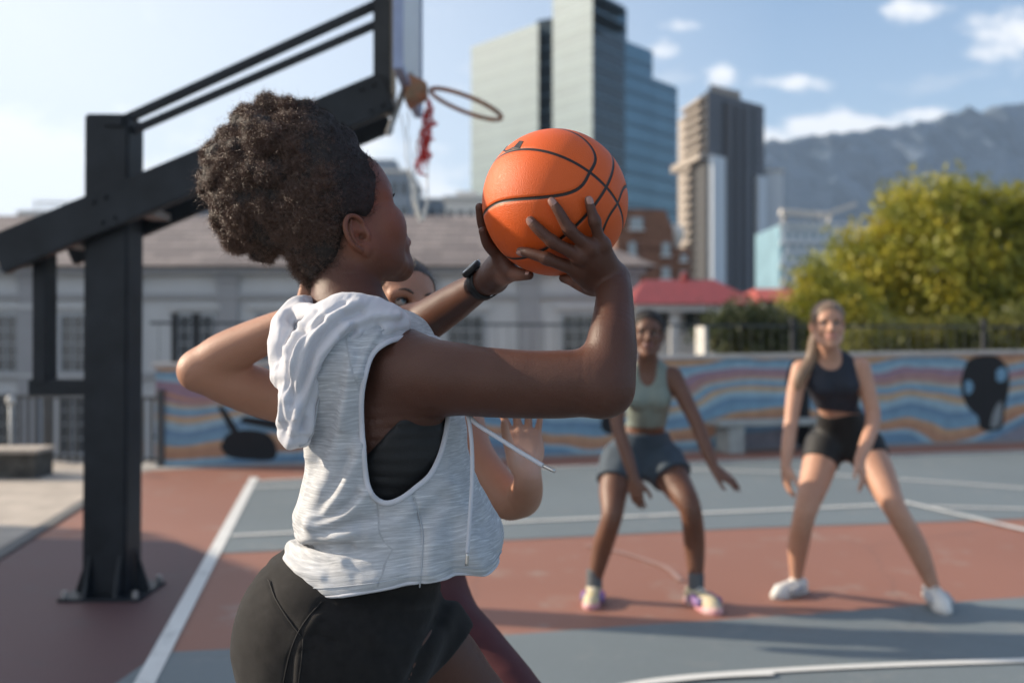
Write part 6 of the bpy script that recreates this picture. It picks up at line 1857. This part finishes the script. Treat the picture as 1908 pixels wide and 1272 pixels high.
Ft.plane(px(740, 995, 2.28), (0, 0, -1)); Ft.ell(px(757, 690, 2.19), (.075, .11, .085), k=.008, mode='cut')
for q in (shr, shl): Ft.ell(q, (.072, .16, .085), k=.008, mode='cut')
M['paletank'] = mat('pale_blue_grey_jersey', (.46, .50, .53), .8, var=.08, vscale=20, bump=.0006, bscale=600)
def drape(V, Q):
    N = normals(V, Q); w = np.clip((1.32 - V[:, 2]) / .3, 0, 1)
    return V + N * (np.sin(np.arctan2(V[:, 1] - 2.27, V[:, 0] + .25) * 9 + vnoise(V, 9, 3) * 2) * .007 * w + vnoise(V, 25, 4) * .002)[:, None]
sdf_obj('tank_top', Ft, M['paletank'], defender, drape)

# ---- the two players facing the shooter -----------------------------------------------
def shoe(parent, heel, toe, up, m, ms, ml, ankle, sock=None, mst=None):
    mst = mst or (M['stripe_pink'] if sock is not None else M['stripe_grey'])
    toe = np.asarray(toe, float); heel = np.array([ankle[0], ankle[1], toe[2] if heel is None else heel]); t = unit(toe - heel); heel = heel - t * .062; L = np.linalg.norm(toe - heel)
    side = np.cross(t, (0, 0, 1)); side = unit(side); w_ = np.cross(side, t)
    P = lambda a, b, c: heel + t * a * L + side * b * L + w_ * c * L
    lo = np.minimum(heel, toe) - .09; hi = np.maximum(np.maximum(heel, toe), ankle) + .09
    F = Field(lo, hi, .006)
    F.chain([P(.10, 0, .19), P(.45, .01, .17), P(.78, .02, .13), P(.93, .02, .10)], np.array([.145, .155, .165, .105]) * L, .02, 10)
    F.chain([P(.16, 0, .22), np.asarray(ankle) * .6 + P(.2, 0, .22) * .4], np.array([.155, .15]) * L, .03, 5)
    F.plane(P(0, 0, .10), -w_, .004); F.plane(np.asarray(ankle) * .75 + P(.2, 0, .22) * .25, (0, 0, 1), .008)
    o, _, _ = sdf_obj('shoe', F, m, parent)
    F = Field(lo, hi, .006)
    F.chain([P(.09, 0, .07), P(.45, .01, .07), P(.78, .02, .07), P(.93, .02, .09)], np.array([.165, .17, .185, .13]) * L, .01, 10)
    F.plane(P(0, 0, .005), -w_, .004); F.plane(P(0, 0, .15), w_, .006)
    sdf_obj('sole', F, ms, o)
    for sg in (-1, 1):
        pn = MB(); pn.tube(resample([P(.30, sg * .150, .16), P(.44, sg * .168, .20), P(.58, sg * .172, .15), P(.70, sg * .168, .19)], 10), .022 * L / .26, 6).build('side_stripe', mst, o, True)
    MB().tube(resample([P(-.02, -.05, .17), P(-.035, 0, .22), P(-.02, .05, .17)], 7), .018 * L / .26, 6).build('heel_tab', mst, o, True)
    b = MB()
    for k in range(4):
        a = .36 + k * .085
        b.tube(resample([P(a, -.085, .305 - k * .022), P(a + .01, 0, .350 - k * .027), P(a, .095, .305 - k * .022)], 7), .0042, 5)
    b.build('laces', ml, o, True)
    if sock is not None:
        F = Field(np.asarray(ankle) - .11, np.asarray(ankle) + .13, .006)
        F.chain([np.asarray(ankle) * 1.0 - np.array([0, 0, .05]), np.asarray(ankle) + up * .085], [.043, .043], 0)
        F.plane(np.asarray(ankle) + up * .075, up, .006)
        sdf_obj('sock', F, sock, parent)
def player(label, J, skin, hm, iris, topm, shm, top_bot, neck_cut, strap, shorts, hips_w, gaze, roll, shoes):
    Hd = J['head']; lo, hi = J['lo'], J['hi']
    tor = J['torso']
    F = Field(lo, hi, .0085, J['fine'], .005)
    F.loft(tor, .02, 26)
    Hd.build(F); Hd.ear(F, -1); Hd.ear(F, 1)
    F.chain([tor[-1][0] - np.array([0, 0, .02]), Hd.p(-.022, 0, -.055), Hd.p(-.01, 0, 0)], [.056, .050, .054], .03, 8)
    for P_, r_ in J['arms']: F.chain(P_, r_, .035, 24)
    for a in J['hands']: add_hand(F, *a)
    for P_, r_ in J['legs']: F.chain(P_, r_, .05, 30)
    for c, r in J['bust']: F.ell(c, r, k=.03)
    body, V, Q = sdf_obj('person', F, skin, None, None, {'palm': zero, 'lip': lip_fn(Hd), 'dark': zero})
    tag(body, label, 'person')
    for sg in (-1, 1):
        eye(body, Hd, sg, iris, .0122); lash(body, Hd, sg, dark_hair, .0010); brow(body, Hd, sg, hm, .0024)
    # top
    tlo = np.array([tor[0][0][0] - .32, tor[-1][0][1] - .34, tor[0][0][2] - .1]); thi = np.array([tor[-1][0][0] + .32, tor[0][0][1] + .3, tor[-1][0][2] + .06])
    F = Field(np.minimum(tlo, thi), np.maximum(tlo, thi), .006)
    F.loft(tor[1:], .02, 26, .009)
    for c, r in J['bust']: F.ell(c, r, k=.035, infl=.009)
    F.plane(top_bot[0], top_bot[1], .004); F.ell(*neck_cut[:2], k=.006, mode='cut'); F.ell(J['nape'], (.065, .09, .06), k=.006, mode='cut')
    for q, r in strap: F.ell(q, r, k=.006, mode='cut')
    sdf_obj('top', F, topm, body, lambda V, Q: V + normals(V, Q) * (vnoise(V * np.array([1, 1, .6]), 20, 15) * .003)[:, None])
    # shorts
    slo = tor[0][0] - np.array([.34, .48, .38]); shi = tor[0][0] + np.array([.34, .34, .26])
    F = Field(slo, shi, .0065)
    F.loft(tor[:3], .02, 12, shorts['in'])
    for (P_, r_), pl in zip(J['legs'], shorts['hem']):
        G = Field(slo, shi, .0065); G.chain(P_, np.array(r_) + shorts['leg'], 0, 30); G.plane(pl[0], pl[1], .004)
        sl, _ = F.whole(); F.put(sl, G.F, .03)
    F.plane(shorts['waist'][0], shorts['waist'][1], .004)
    sdf_obj('shorts', F, shm, body, lambda V, Q: V + normals(V, Q) * (vnoise(V * np.array([1, 1, .5]), 17, 16) * shorts['wr'])[:, None])
    for sh in shoes: shoe(body, *sh)
    return body, Hd
M['sage'] = mat('sage_green_stretch', (.19, .225, .20), .7, var=.08, vscale=14, bump=.0004, bscale=400)
M['navy'] = mat('navy_shorts_cloth', (.042, .062, .085), .75, var=.15, vscale=14, bump=.0006, bscale=300)
M['darknavy'] = mat('dark_navy_jersey', (.020, .024, .036), .75, var=.2, vscale=14, bump=.0005, bscale=300)
M['tightblack'] = mat('tight_black_fabric', (.012, .012, .013), .65, var=.2, vscale=14)
M['cream'] = mat('cream_yellow_mesh', (.60, .50, .22), .7, var=.25, vscale=30, col2=(.45, .40, .38))
M['soleo'] = mat('white_coral_sole', (.62, .52, .48), .6, col2=(.50, .16, .22), vscale=14)
M['whiteshoe'] = mat('white_leather', (.66, .65, .62), .55, var=.06)
M['whitesole'] = mat('white_sole_rubber', (.55, .54, .52), .65, var=.1)
M['lace'] = mat('white_lace', (.7, .69, .66), .8)
M['stripe_pink'] = mat('violet_pink_panel', (.30, .10, .26), .6, col2=(.10, .14, .30), vscale=9); M['stripe_grey'] = mat('pale_grey_panel', (.40, .41, .43), .6)
M['sock'] = mat('grey_sock', (.10, .11, .12), .9, var=.2, vscale=60)
g_ = lambda u, v, z: gp(u, v, z)

# woman in the sage top
f2 = unit((-.10, -1, .02))
H2 = Head((0, 0, 0), f2, (.02, 0, 1)); H2 = Head(px(1207, 624, 5.20), f2, (.02, 0, 1), .98)
s2 = [1, -.05, 0]
tor2 = [(px(1195, 868, 5.50), .150, .115, s2), (px(1197, 830, 5.47), .145, .110, s2), (px(1205, 790, 5.40), .098, .085, s2), (px(1208, 750, 5.33), .112, .092, s2), (px(1209, 715, 5.29), .122, .085, s2), (px(1208, 692, 5.28), .110, .062, s2), (px(1207, 676, 5.27), .055, .050, s2)]
aL, aR = np.array([*gp(1107, 1085, .10)[:2], .10]), np.array([*gp(1297, 1092, .10)[:2], .10])
J2 = dict(head=H2, lo=(.36, 4.75, -.01), hi=(1.42, 5.75, 1.66), fine=((.45, 4.95, 1.30), (1.0, 5.45, 1.62)), torso=tor2,
  arms=[([px(1160, 703, 5.28), px(1150, 745, 5.24), px(1152, 795, 5.17), px(1167, 845, 5.10), px(1182, 892, 5.05)], [.050, .043, .036, .034, .024]),
        ([px(1254, 700, 5.27), px(1277, 745, 5.23), px(1300, 792, 5.17), px(1316, 835, 5.11), px(1331, 872, 5.06)], [.050, .042, .036, .033, .024])],
  hands=[(px(1182, 892, 5.05), (.12, -.10, -1), (.5, .8, 0), (.6, -.6, 0), .98, .30), (px(1331, 872, 5.06), (.75, -.30, -.55), (-.5, .5, -.7), (-.3, -.8, -.4), 1.0, .12, .2)],
  legs=[([px(1160, 862, 5.47), px(1144, 910, 5.38), px(1140, 962, 5.27), px(1122, 1020, 5.35), aL], [.098, .080, .056, .055, .034]),
        ([px(1234, 862, 5.46), px(1262, 905, 5.33), px(1286, 948, 5.22), px(1294, 1015, 5.30), aR], [.100, .082, .058, .056, .034])],
  bust=[(px(1187, 742, 5.245), (.052, .050, .050)), (px(1229, 742, 5.245), (.052, .050, .050))], nape=px(1207, 690, 5.34))
hl2, hr2 = unit(px(1140, 962, 5.27) - px(1160, 862, 5.47)), unit(px(1286, 948, 5.22) - px(1234, 862, 5.46))
toeL, toeR = gp(1102, 1138), gp(1340, 1148)
player('woman in sage crop top and navy shorts crouching with arms low', J2, brownskin, dark_hair, brown_iris, M['sage'], M['navy'], (px(1205, 795, 5.36), (0, 0, -1)), (px(1208, 688, 5.19), (.050, .10, .088)),
       [(px(1152, 708, 5.28), (.068, .20, .105)), (px(1262, 706, 5.28), (.068, .20, .105))], {'in': .016, 'leg': .026, 'hem': [(px(1142, 896, 5.40), hl2), (px(1253, 884, 5.36), hr2)], 'waist': (px(1204, 806, 5.42), (0, 0, 1)), 'wr': .006},
       .15, None, 0, [(None, (toeL[0], toeL[1], 0), np.array([.03, 0, 1]), M['cream'], M['soleo'], M['lace'], aL, M['sock']), (None, (toeR[0], toeR[1], 0), np.array([0, 0, 1]), M['cream'], M['soleo'], M['lace'], aR, M['sock'])])
w2 = bpy.data.objects['person.002']
F = Field(H2.o - .17, H2.o + .2, .005); hair_cap(F, H2, .010, .056); F.ell(H2.p(-.09, 0, .08), (.045, .045, .045), k=.02)
o, V_, Q_ = sdf_obj('hair', F, dark_hair, w2)
wavy_hair('combed_strands', V_, Q_, H2, dark_hair, o, 5000, .014, 71, lambda p: H2.p(-.10, 0, .08) - p)

# woman in the navy tank
f3 = unit((-.16, -1, .02))
H3 = Head((0, 0, 0), f3, (-.02, 0, 1)); H3 = Head(px(1543, 607, 5.16), f3, (-.02, 0, 1), .98)
s3 = [1, .03, 0]
tor3 = [(px(1575, 832, 5.50), .150, .112, s3), (px(1570, 800, 5.46), .140, .105, s3), (px(1562, 765, 5.39), .102, .085, s3), (px(1555, 728, 5.32), .120, .095, s3), (px(1550, 698, 5.27), .132, .088, s3), (px(1548, 676, 5.26), .118, .062, s3), (px(1546, 660, 5.25), .055, .050, s3)]
bL, bR = np.array([*gp(1484, 1073, .10)[:2], .10]), np.array([*gp(1738, 1092, .105)[:2], .105])
J3 = dict(head=H3, lo=(1.20, 4.75, -.01), hi=(2.48, 5.80, 1.68), fine=((1.40, 4.95, 1.30), (2.0, 5.40, 1.66)), torso=tor3,
  arms=[([px(1492, 688, 5.26), px(1481, 735, 5.25), px(1474, 785, 5.22), px(1468, 832, 5.16), px(1464, 868, 5.12)], [.048, .043, .036, .034, .025]),
        ([px(1604, 684, 5.25), px(1617, 730, 5.23), px(1627, 778, 5.20), px(1616, 820, 5.10), px(1602, 855, 5.02)], [.050, .043, .038, .035, .026])],
  hands=[(px(1464, 868, 5.12), (.02, -.15, -1), (1, .2, 0), (.2, -1, 0), .98, .30), (px(1602, 855, 5.02), (.03, -.35, -.9), (-.8, .5, 0), (-.6, -.7, 0), 1.0, .25, .12)],
  legs=[([px(1536, 832, 5.46), px(1520, 890, 5.36), px(1500, 955, 5.26), px(1488, 1015, 5.38), bL], [.100, .082, .058, .056, .034]),
        ([px(1612, 832, 5.45), px(1640, 890, 5.30), px(1668, 948, 5.18), px(1708, 1020, 5.22), bR], [.100, .083, .058, .056, .035])],
  bust=[(px(1532, 718, 5.225), (.054, .050, .050)), (px(1577, 718, 5.225), (.054, .050, .050))], nape=px(1547, 674, 5.32))
hl3, hr3 = unit(px(1500, 955, 5.26) - px(1536, 832, 5.46)), unit(px(1668, 948, 5.18) - px(1612, 832, 5.45))
tl3, tr3 = gp(1446, 1116), gp(1756, 1142)
player('woman in navy tank top and tight black shorts standing wide-legged', J3, fairskin, hair_mat('light_brown_brow', (.16, .09, .05)), blue_iris, M['darknavy'], M['tightblack'], (px(1562, 766, 5.33), (-.12, 0, -1)), (px(1548, 668, 5.19), (.062, .10, .062)),
       [(px(1484, 690, 5.26), (.062, .20, .10)), (px(1612, 688, 5.25), (.062, .20, .10))], {'in': .008, 'leg': .008, 'hem': [(px(1521, 853, 5.38), hl3), (px(1633, 845, 5.35), hr3)], 'waist': (px(1562, 770, 5.40), (0, 0, 1)), 'wr': .0015},
       .15, None, 0, [(None, (tl3[0] - .01, tl3[1] - .02, 0), np.array([0, 0, 1]), M['whiteshoe'], M['whitesole'], M['lace'], bL, None), (.03, (tr3[0], tr3[1] - .06, 0), np.array([.1, 0, 1]), M['whiteshoe'], M['whitesole'], M['lace'], bR, None)])
w3 = bpy.data.objects['person.003']
blond = hair_mat('ash_blonde_hair', (.36, .25, .16), .42)
ashb = hair_mat('light_brown_hair', (.17, .112, .078), .45)
F = Field(H3.o - np.array([.22, .17, .36]), H3.o + .2, .005); hair_cap(F, H3, .008, .058)
F.chain([H3.p(-.085, 0, .02), H3.p(-.075, -.05, -.06), px(1512, 668, 5.24), px(1492, 700, 5.215), px(1485, 722, 5.21)], [.035, .034, .032, .028, .014], .03, 16)
o, V_, Q_ = sdf_obj('hair', F, ashb, w3)
pt_ = px(1488, 715, 5.21)
wavy_hair('combed_strands', V_, Q_, H3, blond, o, 9000, .022, 81, lambda p: np.where((p[:, 2] < H3.o[2] - .03)[:, None], pt_ - p, H3.p(-.09, -.01, .02) - p))
